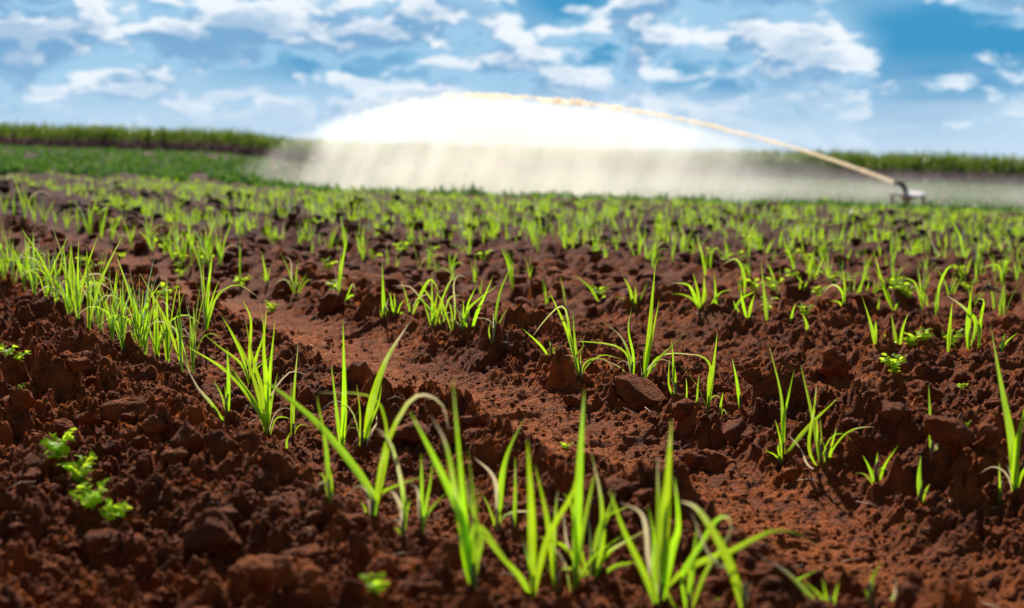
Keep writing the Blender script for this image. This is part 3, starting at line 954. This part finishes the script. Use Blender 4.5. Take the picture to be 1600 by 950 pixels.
def many_blades(P0, hgt, wd, rs, n=4, leanmax=.5):
    """vectorised simple blades; P0 (m,3)"""
    m = len(P0)
    az = rs.rand(m) * 6.283; lean = np.abs(rs.normal(0, leanmax * .6, m)); curl = rs.uniform(-.1, .35, m)
    tn = rs.rand(m) * 6.283
    # keep the flat of most blades across the row so that they catch the low light
    t = np.linspace(0, 1, n + 1)[None, :]
    hz = hgt[:, None] * (lean[:, None] * t ** 1.6)
    z = hgt[:, None] * (t - curl[:, None] * t ** 3 * .6)
    cx_ = P0[:, 0:1] + np.cos(az)[:, None] * hz; cy_ = P0[:, 1:2] + np.sin(az)[:, None] * hz; cz = P0[:, 2:3] + z
    prof = np.where(t < .3, .6 + .4 * t / .3, (1 - ((t - .3) / .7) ** 1.7) * .96 + .04)
    hw = wd[:, None] * .5 * prof
    sx = np.cos(tn)[:, None] * hw; sy = np.sin(tn)[:, None] * hw
    A = np.stack([cx_ - sx, cy_ - sy, cz], -1); B = np.stack([cx_ + sx, cy_ + sy, cz], -1)
    V = np.stack([A, B], 2).reshape(-1, 3)
    base = (np.arange(m) * (n + 1) * 2)[:, None]
    k = np.arange(n)[None, :] * 2
    a = base + k
    Q = np.stack([a, a + 1, a + 3, a + 2], -1).reshape(-1, 4)
    al = np.broadcast_to(t[..., None], (m, n + 1, 2)).reshape(-1)
    dr = np.broadcast_to(rs.choice([0, .05, .1, .45], m, p=[.4, .3, .2, .1])[:, None, None], (m, n + 1, 2)).reshape(-1)
    ac = np.tile([-1.0, 1.0], m * (n + 1))
    return V, Q, {'along': al, 'dry': dr, 'across': ac}


rs = np.random.RandomState(4)
rest = np.array([(x, y) for (y, x, s0) in pos[SIX:]])
zz_ = height(rest[:, 0], rest[:, 1], 2)
per = rs.randint(4, 11, len(rest))
P0 = np.repeat(np.column_stack([rest, zz_ - .02]), per, 0)
P0[:, :2] += rs.normal(0, .055, (len(P0), 2))
V, Q, at = many_blades(P0, rs.uniform(.08, .29, len(P0)) * np.interp(P0[:, 1], [20, 30, 36], [1, .55, .45]), rs.uniform(.012, .022, len(P0)), rs, 5)
o = link('cane_shoots', np_mesh('cane_shoots', V, Q, attrs=at), M_LEAF)
tag(o, 'hundreds of small cane shoots out to the crest of the field', 'cane shoots', kind='stuff')

# the young cane on the left, beyond the crest line, to the tall cane
n = 23000
y = 34 * (140 / 34) ** rs.rand(n); x = rs.uniform(-.5, .48, n) * y
s = x * NX + y * NY
s = np.round(s / 1.6) * 1.6 + rs.normal(0, .16, n)
t = -x * NY + y * NX
x = s * NX - t * NY; y = s * NY + t * NX
ok = (y > 31) & (y < 124) & (vnoise(x * 1.7, y * .6, 66) > .42 - .42 * sst(-12, 0, x))
x = x[ok]; y = y[ok]
P0 = np.repeat(np.column_stack([x, y, height(x, y, 2) - .02]), 3, 0)
P0[:, :2] += rs.normal(0, .06, (len(P0), 2))
V, Q, at = many_blades(P0, rs.uniform(.14, .36, len(P0)), rs.uniform(.03, .07, len(P0)) * (1 + P0[:, 1] / 80), rs, 2, .9)
at['dry'] = at['dry'] * .6
o = link('distant_young_cane', np_mesh('distant_young_cane', V, Q, attrs=at), M_YOUNG)
tag(o, 'rows of low young cane running to the foot of the tall cane', 'young cane', kind='stuff')

# ------------------------------------------------------------------ tall cane at the far edge
def tall_cane():
    rs = np.random.RandomState(8)
    n = 9000
    x = rs.uniform(-75, 75, n); depth = rs.rand(n) ** 1.8 * 26
    y = 124 + depth + .6 * np.sin(x * .15) - .04 * x
    gap = (np.abs(x + 32.6 + (y - 124) * .25) < .8) & (y < 127.5)          # the track into the cane
    keep = ~gap
    x, y = x[keep], y[keep]
    return x, y, rs


x, y, rs2 = tall_cane()
gz = height(x, y, 3)
hh = rs2.uniform(1.75, 2.25, len(x)) + .5 * sst(5, 40, x) + .55 * fbm(x * .25, y * .25, 91, 4)
P0 = np.column_stack([x, y, gz])
# stalks
V, Q, at = many_blades(P0, hh * .62, rs2.uniform(.05, .11, len(x)), rs2, 2, .12)
V2_, Q2_, at2 = many_blades(np.repeat(P0, 2, 0), np.repeat(hh, 2) * rs2.uniform(.3, .7, len(x) * 2), rs2.uniform(.06, .12, len(x) * 2), rs2, 2, .5)
stalks = np_mesh('stalk', np.concatenate([V, V2_]), np.concatenate([Q, Q2_ + len(V)]), attrs={k_: np.concatenate([at[k_] * (.3 if k_ == 'along' else 1), at2[k_] * (.3 if k_ == 'along' else 1)]) for k_ in at})
# leaves start half way up
P1 = np.repeat(P0, 5, 0); P1[:, 2] += np.repeat(hh, 5) * rs2.uniform(.36, .74, len(P1))
P1[:, :2] += rs2.normal(0, .15, (len(P1), 2))
V, Q, at = many_blades(P1, np.repeat(hh, 5) * rs2.uniform(.18, .50, len(P1)), rs2.uniform(.06, .12, len(P1)), rs2, 3, 1.0)
crown = np_mesh('leaves', V, Q, attrs=at)
tc_ = link('tall_cane', None); tc_.location = (0, 0, 0)
tag(tc_, 'tall mature sugarcane standing in a long block along the far edge', 'sugarcane', kind='stuff')
a = link('stalks', stalks, M_STALK, tc_); a['kind'] = 'stuff'
a = link('leaves', crown, M_CANE, tc_); a['kind'] = 'stuff'
# the closed canopy of the block behind its front edge
nx, ny = 260, 60
X, Y = np.meshgrid(np.linspace(-400, 400, nx), 131 + (np.linspace(0, 1, ny) ** 2) * 260, indexing='ij')
Y = Y - .04 * np.clip(X, -80, 80)
Z = height(X, Y, 3) + 1.62 + .5 * sst(5, 40, X) + .35 * fbm(X * .8, Y * .8, 3, 4)
Z[:, 0] = height(X[:, 0], Y[:, 0], 3) - .1
V = np.stack([X, Y, Z], -1).reshape(-1, 3); idx = np.arange(X.size).reshape(X.shape)
Q = np.stack([idx[:-1, :-1], idx[1:, :-1], idx[1:, 1:], idx[:-1, 1:]], -1).reshape(-1, 4)
M_CANOPY = plain('cane_canopy', (0.07, 0.14, 0.02), .8, col2=(.03, .05, .02), sc=2.5)
a = link('canopy', np_mesh('canopy', V, Q), M_CANOPY, tc_); a['kind'] = 'stuff'

# ------------------------------------------------------------------ broad leaved weeds
def leaflet(seed):
    rg = random.Random(seed)
    Ls, W = 1.0, rg.uniform(.72, .92)
    n = 5; V = []; al = []; ac = []
    for i in range(n + 1):
        t = i / n
        hw = W * .5 * math.sqrt(max(0, math.sin(math.pi * min(1, t ** 1.15 * .98 + .02)))) + .01
        z = -.22 * t * t + .05 * math.sin(t * 5)
        V += [(-hw, t * Ls, z + .12 * hw), (0, t * Ls, z - .02), (hw, t * Ls, z + .12 * hw)]
        al += [0] * 3; ac += [-1, 0, 1]
    Q = []
    for i in range(n):
        a = i * 3; Q += [(a, a + 1, a + 4, a + 3), (a + 1, a + 2, a + 5, a + 4)]
    me = np_mesh('leaf', V, Q, attrs={'along': al, 'dry': [0] * len(V), 'across': ac})
    me.materials.append(M_WEED)
    return me


LEAFLETS = [leaflet(i) for i in range(4)]


def weed(label, px, py, hpx, wpx, nstem, perstem, lpx, group=None):
    rg = random.Random(int(px * 7 + py))
    g = G(px, py); m = g.y / F
    root = link('weed', None); root.location = g
    tag(root, label, 'weed', group)
    Hh = hpx * m; Wd = wpx * m * .58; Ll = lpx * m * .85
    perstem += 3
    for k in range(nstem):
        az = 6.283 * k / nstem + rg.uniform(-.4, .4); rad = Wd * rg.uniform(.45, 1.0) * .85; hh = Hh * rg.uniform(.55, 1.0)
        d = Vector((math.cos(az), math.sin(az), 0))
        P = [Vector((0, 0, -.01)), d * rad * .35 + Vector((0, 0, hh * .55)), d * rad + Vector((0, 0, hh * .9))]
        S = catmull(P, 6)
        V, Q = tube(S, [.0022] * 5 + [.0015, .001], 5)
        link('stem', py_mesh('stem', V, Q, M_WEED), None, root)
        for j in range(perstem):
            f = (j + 1.0) / perstem
            p = S[min(6, int(round(f * 6)))]
            a2 = az + (1.3 if j % 2 else -1.3) * (1.05 - f * .7) + rg.uniform(-.35, .35)
            lf = link('leaf', LEAFLETS[rg.randrange(4)], None, root)
            lf.location = p; s_ = Ll * rg.uniform(.7, 1.15)
            lf.scale = (s_, s_, s_)
            lf.rotation_euler = (rg.uniform(-.1, 1.0), rg.uniform(-.7, .7), a2 - math.pi / 2)
    return root


weed('uppermost and leftmost of the three leafy weeds on the lower left clods', 92, 728, 48, 60, 6, 4, 20)
weed('leafy weed in the middle of the trio on the lower left clods', 125, 765, 45, 58, 6, 5, 19)
weed('leafy weed at the lower right of the trio on the lower left clods', 142, 800, 40, 60, 6, 4, 19)
weed('small spreading weed just right below the leafy trio', 181, 822, 24, 46, 5, 2, 19)
weed('blurred round leaved weed near the bottom edge, left of centre', 585, 930, 28, 36, 4, 2, 20)
weed('two leaved seedling at the left edge below the nearest row', 12, 567, 16, 32, 3, 2, 14)
weed('small weed next to the two leaved seedling at the left edge', 32, 568, 14, 24, 3, 2, 12)
weed('tiny seedling on the clods at the left, above the leafy trio', 38, 615, 8, 16, 3, 1, 10)
weed('bushy small leaved weed on the right among the clods', 1398, 588, 36, 50, 8, 5, 11)
weed('low weed beneath the V shaped blades on the right', 1422, 543, 22, 34, 6, 4, 11)
weed('leafy weed right of the V shaped blades', 1443, 536, 20, 34, 5, 3, 11)
weed('open branched weed with toothed leaves on the right', 1486, 545, 36, 36, 5, 3, 13)
weed('small weed beside the slanting blade right of centre', 1258, 497, 18, 24, 4, 2, 9)
weed('small weed left of the third row wide low shoot', 938, 470, 18, 26, 4, 3, 10)
weed('small weed with round leaves above the V shaped blades', 1406, 464, 14, 26, 4, 2, 10)
weed('tiny sprig in the smooth furrow at the centre', 884, 703, 10, 16, 3, 1, 9)
weed('heart shaped seedling alone on the right clods', 1502, 610, 8, 12, 2, 1, 8)
weed('tiny curled seedling below the heart shaped one', 1510, 680, 9, 12, 3, 1, 6)
weed('weed standing among the blades of the nearest row, left', 260, 470, 26, 28, 4, 3, 11)
weed('small weed on the ridge below the pale hooked leaf', 424, 487, 18, 22, 4, 3, 9)
weed('tiny seedling between the first and second rows, left', 188, 403, 8, 14, 3, 1, 8)
weed('small weed at the foot of the second row, upper left', 130, 412, 9, 22, 3, 1, 9)
weed('small weed left of the squat bent shoot', 257, 455, 8, 14, 3, 1, 7)
rg = random.Random(31)


def sd3(q):
    return 'left third' if q < -.12 else 'middle third' if q < .12 else 'right third'


k = 0
while k < 90:
    yy = 9 * (30 / 9) ** rg.random(); xx = rg.uniform(-.38, .38) * yy
    if yy < 12 and abs(xx / yy) < .1: continue
    py = 236 + 2222 * (1.0 + .031 * xx) / yy
    weed('small blurred weed between the distant shoots in the %s of the photo' % (sd3(xx / yy)), 800 + F * xx / yy, py, .09 * F / yy, .13 * F / yy, 3, 2, .05 * F / yy, 'small weeds between the distant shoots, %s' % sd3(xx / yy))
    k += 1

# ------------------------------------------------------------------ dry seed head and straw
g = G(1545, 492)
root = link('dry_weed', None); root.location = g
tag(root, 'dead brown weed with a shaggy seed head on a thin stalk at the right', 'dead weed')
m = g.y / F
V, Q = tube([Vector((0, 0, -.01)), Vector((.003, 0, 20 * m)), Vector((-.004, 0, 40 * m))], [.004, .0035, .003], 6)
link('stalk', py_mesh('stalk', V, Q, M_STRAW), None, root)
V = []; Q = []
rg = random.Random(3)
for i in range(70):
    th = rg.uniform(0, 6.28); rr = rg.uniform(.2, 1) * 15 * m; zt = 40 * m + rg.uniform(-7, 7) * m
    a = Vector((rg.uniform(-.01, .01), rg.uniform(-.01, .01), 40 * m + rg.uniform(-.015, .015))); b = Vector((math.cos(th) * rr, math.sin(th) * rr, zt))
    v, q = tube([a, (a + b) / 2 + Vector((0, 0, .006)), b], [.003, .003, .0008], 3)
    Q += [tuple(x_ + len(V) for x_ in f) for f in q]; V += v
M_SEED = plain('seed_head', (0.20, 0.10, 0.06), .9, sc=50)
link('seed_head', py_mesh('seed_head', V, Q, M_SEED), None, root)

V = []; Q = []
rg = random.Random(21)
for i in range(150):
    yy = 2.9 * (14 / 2.9) ** rg.random(); xx = rg.uniform(-.38, .38) * yy
    th = rg.uniform(0, 3.14); ln = rg.uniform(.012, .05)
    zc = H1(xx, yy) + .006
    d = Vector((math.cos(th), math.sin(th), rg.uniform(-.1, .35))) * ln
    c0 = Vector((xx, yy, zc)); r0 = rg.uniform(.0008, .0022)
    v, q = tube([c0 - d, c0 + Vector((0, 0, rg.uniform(.0, .012))), c0 + d], [r0, r0, r0 * .5], 4)
    Q += [tuple(x_ + len(V) for x_ in f) for f in q]; V += v
o = link('straw_bits', py_mesh('straw_bits', V, Q, M_STRAW), None)
tag(o, 'scattered pale bits of straw and root lying on the red soil', 'straw', kind='stuff')

# ------------------------------------------------------------------ irrigation gun on its cart
YS = 50.0
ms = YS / F
gun = link('sprinkler_cart', None)
gp = on_depth(1420, 322, YS); gz_ = H1(gp.x, YS, 2)
gun.location = (gp.x, YS, gz_)
tag(gun, 'rusty big gun sprinkler on a white topped stand shooting water to the left', 'sprinkler')


def gl(px, py, dy=0.0):
    return on_depth(px, py, YS + dy) - Vector((gp.x, YS, gz_))


def boxm(c, sx, sy, sz):
    V = [(c[0] + i * sx / 2, c[1] + j * sy / 2, c[2] + k_ * sz / 2) for i in (-1, 1) for j in (-1, 1) for k_ in (-1, 1)]
    Q = [(0, 1, 3, 2), (4, 6, 7, 5), (0, 4, 5, 1), (2, 3, 7, 6), (0, 2, 6, 4), (1, 5, 7, 3)]
    return V, Q


def part(name, V, Q, mat, smooth=False):
    me = py_mesh(name, V, Q, mat, smooth)
    o = link(name, me, None, gun)
    b = o.modifiers.new('bevel', 'BEVEL'); b.width = .008; b.segments = 2
    return o


def slabm(pts, th):
    """polygon outline in xy at z, extruded by th downwards"""
    n = len(pts)
    V = [tuple(p) for p in pts] + [(p[0], p[1], p[2] - th) for p in pts]
    Q = [tuple(range(n)), tuple(range(2 * n - 1, n - 1, -1))] + [(i, n + i, n + (i + 1) % n, (i + 1) % n) for i in range(n)]
    return V, Q


c = gl(1424, 303)
ring = [(c.x + .50 * math.cos(a) * (1 if math.cos(a) > 0 else .8), c.y + .36 * math.sin(a), c.z + .03 + .22 * .36 * math.sin(a)) for a in [2 * math.pi * i / 14 for i in range(14)]]
part('platform', *slabm(ring, .035), M_WHITE)
c = gl(1402, 304)
part('side_rail', *boxm((c.x - .05, c.y, c.z), .52, .08, .085), M_WHITE)
c2 = gl(1421, 304.5)
for sx_, p0, p1 in ((1, (1395, 304), (1391, 322)), (1, (1441, 304), (1449, 322))):
    for dy in (-.38, .38):
        a = gl(*p0, dy * .6); b = gl(*p1, dy)
        b.z = min(b.z, .0) - .02
        V, Q = tube([a, (a + b) / 2, b], [.07, .068, .065], 8)
        part('leg', V, Q, M_RUST, True)
for dy in (-.25, .25):
    a = gl(1395, 312, dy); b = gl(1445, 312, dy)
# hub: funnel shaped housing under the platform
a = gl(1417, 305); b = gl(1417, 311); c3 = gl(1417, 324)
V, Q = tube([a, b, gl(1417, 315), c3], [.26, .17, .13, .12], 14)
part('hub', V, Q, M_RUST, True)
V, Q = tube([gl(1421, 309, -.2), gl(1434, 308, -.25)], [.05, .05], 8)
part('inlet_pipe', V, Q, M_RUST, True)
V, Q = tube([gl(1416, 304), gl(1414.5, 297), gl(1412, 291), gl(1408, 287.5), gl(1403, 286)], [.085, .085, .09, .095, .075], 12)
part('elbow', V, Q, M_DARK, True)
V, Q = tube([gl(1405, 286.5), gl(1400, 285.5)], [.055, .05], 12)
part('barrel', V, Q, M_RUST, True)
V, Q = tube([gl(1400.5, 285.8), gl(1398, 285), gl(1396, 284.4)], [.06, .085, .055], 12)
part('nozzle', V, Q, M_DARK, True)
V, Q = tube([gl(1452, 314, -.3), gl(1454, 319, -.3), gl(1458, 330, -.3)], [.05, .06, .05], 8)
part('drawbar', V, Q, M_DARK, True)
V, Q = boxm(gl(1412, 301.5), .16, .1, .08)
part('gear_box', V, Q, M_RUST)

# ------------------------------------------------------------------ the water
NZ = on_depth(1396, 284.5, YS)
AP = on_depth(690, 148, YS)
XL = NZ.x - AP.x; HJ = AP.z - NZ.z


def jet_z(u):
    a = u - 1
    return NZ.z + HJ * (1 - a * a * (4.0 if a > 0 else 1.0))


mw, ntw, outw = new_mat('jet_water')
gt = N(ntw, 'ShaderNodeNewGeometry')
pvw = N(ntw, 'ShaderNodeVolumePrincipled')
pvw.inputs['Color'].default_value = (.98, .86, .67, 1); pvw.inputs['Density'].default_value = 15.0; pvw.inputs['Anisotropy'].default_value = .45
L(ntw, pvw.outputs[0], outw.inputs['Volume'])

pts = []; rad = []
rg = random.Random(2)
nseg = 700
for i in range(nseg + 1):
    u = 1.0 * i / nseg
    nz_ = float(fbm(np.array([u * 60.0]), np.array([3.0]), 4, 3)[0]); nb = float(fbm(np.array([u * 260.0]), np.array([8.0]), 6, 4, .75)[0])
    grow = min(1, max(0, (u - .15) / .6))
    r = .066 - .002 * grow + nb * (.05 + .13 * grow) + nz_ * .06 * grow
    if u > .62: r *= min(1, max(.8 if u < .95 else .5, 1 - (u - .62) / .3 + nz_ * 3))
    pts.append(Vector((NZ.x - u * XL, YS + nz_ * .25 * grow, jet_z(u) + nb * .12 * grow)))
    rad.append(max(.008, r))
V, Q = tube(pts, rad, 8)
jet = link('water_jet', py_mesh('water_jet', V, Q, mw))
tag(jet, 'long tan arc of water thrown left from the sprinkler nozzle', 'water jet')
# broken lumps of water past the top of the arc
Vi, Ti = ico(1)
VV = []; TT = []; off = 0
rsj = np.random.RandomState(6)
for i in range(420):
    u = rsj.uniform(.25, 1.30)
    lump = float(vnoise(np.array([u * 34.0]), np.array([1.5]), 12)[0])
    if lump < .38: continue
    dzj = -abs(rsj.normal(0, .05 + .9 * max(0, u - .95)))
    c_ = np.array([NZ.x - u * XL, YS + rsj.normal(0, .3), jet_z(u) + dzj])
    sz = rsj.uniform(.02, .075) * (.6 if u < .6 else 1 if u < 1 else .5)
    sc = np.array([sz * 2.6, sz * 1.2, sz * .8])
    slope = -2 * (1 - u) * (4 if u > 1 else 1) * HJ / XL
    P = Vi * sc * (1 + .3 * rsj.normal(size=(len(Vi), 1)))
    P[:, 2] += P[:, 0] * slope
    VV.append(P + c_); TT.append(Ti + off); off += len(Vi)
o = link('water_lumps', np_mesh('water_lumps', np.concatenate(VV), np.concatenate(TT)), mw, jet)
o['kind'] = 'stuff'


def mist_mat(name, dens_fn, aniso=.62, col=(1, .965, .88)):
    m, nt, out = new_mat(name)
    g = N(nt, 'ShaderNodeTexCoord')
    sp = N(nt, 'ShaderNodeSeparateXYZ'); L(nt, g.outputs['Object'], sp.inputs[0])
    d = dens_fn(nt, sp, g)
    pv = N(nt, 'ShaderNodeVolumePrincipled')
    pv.inputs['Color'].default_value = (*col, 1)
    pv.inputs['Anisotropy'].default_value = aniso
    L(nt, d, pv.inputs['Density'])
    L(nt, pv.outputs[0], out.inputs['Volume'])
    m.cycles.volume_step_rate = 1.0 if hasattr(m, 'cycles') else 1.0
    return m


MDENS = 0.74


def mist_density(nt, sp, g):
    X, Y, Z = sp.outputs
    u = MATH(nt, 'DIVIDE', MATH(nt, 'SUBTRACT', NZ.x, X), XL)
    a = MATH(nt, 'SUBTRACT', u, 1.0)
    kf = MATH(nt, 'ADD', MATH(nt, 'MULTIPLY', MATH(nt, 'GREATER_THAN', a, 0.0), 3.0), 1.0)
    zt = MATH(nt, 'ADD', MATH(nt, 'MULTIPLY', MATH(nt, 'SUBTRACT', 1.0, MATH(nt, 'MULTIPLY', MATH(nt, 'MULTIPLY', a, a), kf)), HJ), NZ.z)
    below = MATH(nt, 'SUBTRACT', zt, Z)
    topf = SSTEP(nt, below, -.05, .5)
    prof = SSTEP(nt, u, .10, .85, .04, 1.0)
    us = MATH(nt, 'ADD', u, MATH(nt, 'MULTIPLY', MATH(nt, 'SUBTRACT', Z, .5), .045))
    left = SSTEP(nt, us, .98, 1.42, 1.0, .0)
    # falling sheets: streaks lean with the fall
    sx = MATH(nt, 'ADD', X, MATH(nt, 'MULTIPLY', Z, -.45))
    cb = N(nt, 'ShaderNodeCombineXYZ')
    L(nt, MATH(nt, 'MULTIPLY', sx, 1.0), cb.inputs[0]); L(nt, MATH(nt, 'MULTIPLY', Y, .5), cb.inputs[1]); L(nt, MATH(nt, 'MULTIPLY', Z, .12), cb.inputs[2])
    st = NOISE(nt, cb.outputs[0], 1.1, 4, .6)
    stf = SSTEP(nt, st, .30, .66, .68, 1.15)
    bn = NOISE(nt, g.outputs['Object'], .55, 3, .55)
    stf = MATH(nt, 'MULTIPLY', stf, SSTEP(nt, bn, .3, .7, .6, 1.4))
    yf = MATH(nt, 'SUBTRACT', 1.0, SSTEP(nt, MATH(nt, 'ABSOLUTE', MATH(nt, 'SUBTRACT', Y, YS)), .4, 1.9))
    # a few separate sheets reach further left
    tail = MATH(nt, 'MULTIPLY', SSTEP(nt, u, 1.08, 1.40), SSTEP(nt, st, .42, .66, 0.0, .45))
    left = MATH(nt, 'ADD', left, tail)
    # denser just under the arc than near the ground
    vert = SSTEP(nt, Z, .2, 2.1, .80, 1.0)
    d = MATH(nt, 'MULTIPLY', MATH(nt, 'MULTIPLY', topf, prof), MATH(nt, 'MULTIPLY', left, stf))
    d = MATH(nt, 'MULTIPLY', MATH(nt, 'MULTIPLY', d, yf), vert)
    return MATH(nt, 'MULTIPLY', d, MDENS)


# closed curtain under the arc
prof_u = [i / 40 * 1.56 for i in range(41)]
V = []; Q = []
for u in prof_u:
    xx = NZ.x - u * XL
    zt = max(jet_z(u) + .06, -1.2)
    zb = macro(np.array([xx]), np.array([YS]))[0] - .15
    for yy in (YS - 1.9, YS + 1.9):
        V += [(xx, yy, zb), (xx, yy, max(zt, zb + .05))]
for i in range(len(prof_u) - 1):
    a = i * 4; b = a + 4
    Q += [(a, a + 1, b + 1, b), (a + 2, b + 2, b + 3, a + 3), (a + 1, a + 3, b + 3, b + 1), (a, b, b + 2, a + 2)]
Q += [(0, 2, 3, 1)]
e = (len(prof_u) - 1) * 4
Q += [(e, e + 1, e + 3, e + 2)]
mist = link('spray_mist', py_mesh('spray_mist', V, Q, mist_mat('spray_mist', mist_density), False))
tag(mist, 'bright white curtain of falling spray under the arc of water', 'spray', kind='stuff')


def drift_density(nt, sp, g):
    X, Y, Z = sp.outputs
    zg = MATH(nt, 'ADD', Z, MATH(nt, 'MULTIPLY', X, .031))
    h = MATH(nt, 'SUBTRACT', 1.0, SSTEP(nt, zg, -.9, .85))
    n_ = SSTEP(nt, NOISE(nt, g.outputs['Object'], .25, 4, .6), .35, .65, .3, 1.2)
    return MATH(nt, 'MULTIPLY', MATH(nt, 'MULTIPLY', MATH(nt, 'MULTIPLY', h, n_), SSTEP(nt, X, -6.0, 14.0)), .024)


V, Q = boxm((22, 70, .0), 56, 28, 4.4)
dm = link('drifting_mist', py_mesh('drifting_mist', V, Q, mist_mat('drifting_mist', drift_density, .5), False))
tag(dm, 'thin low veil of mist drifting over the dip behind the sprinkler', 'mist', kind='stuff')
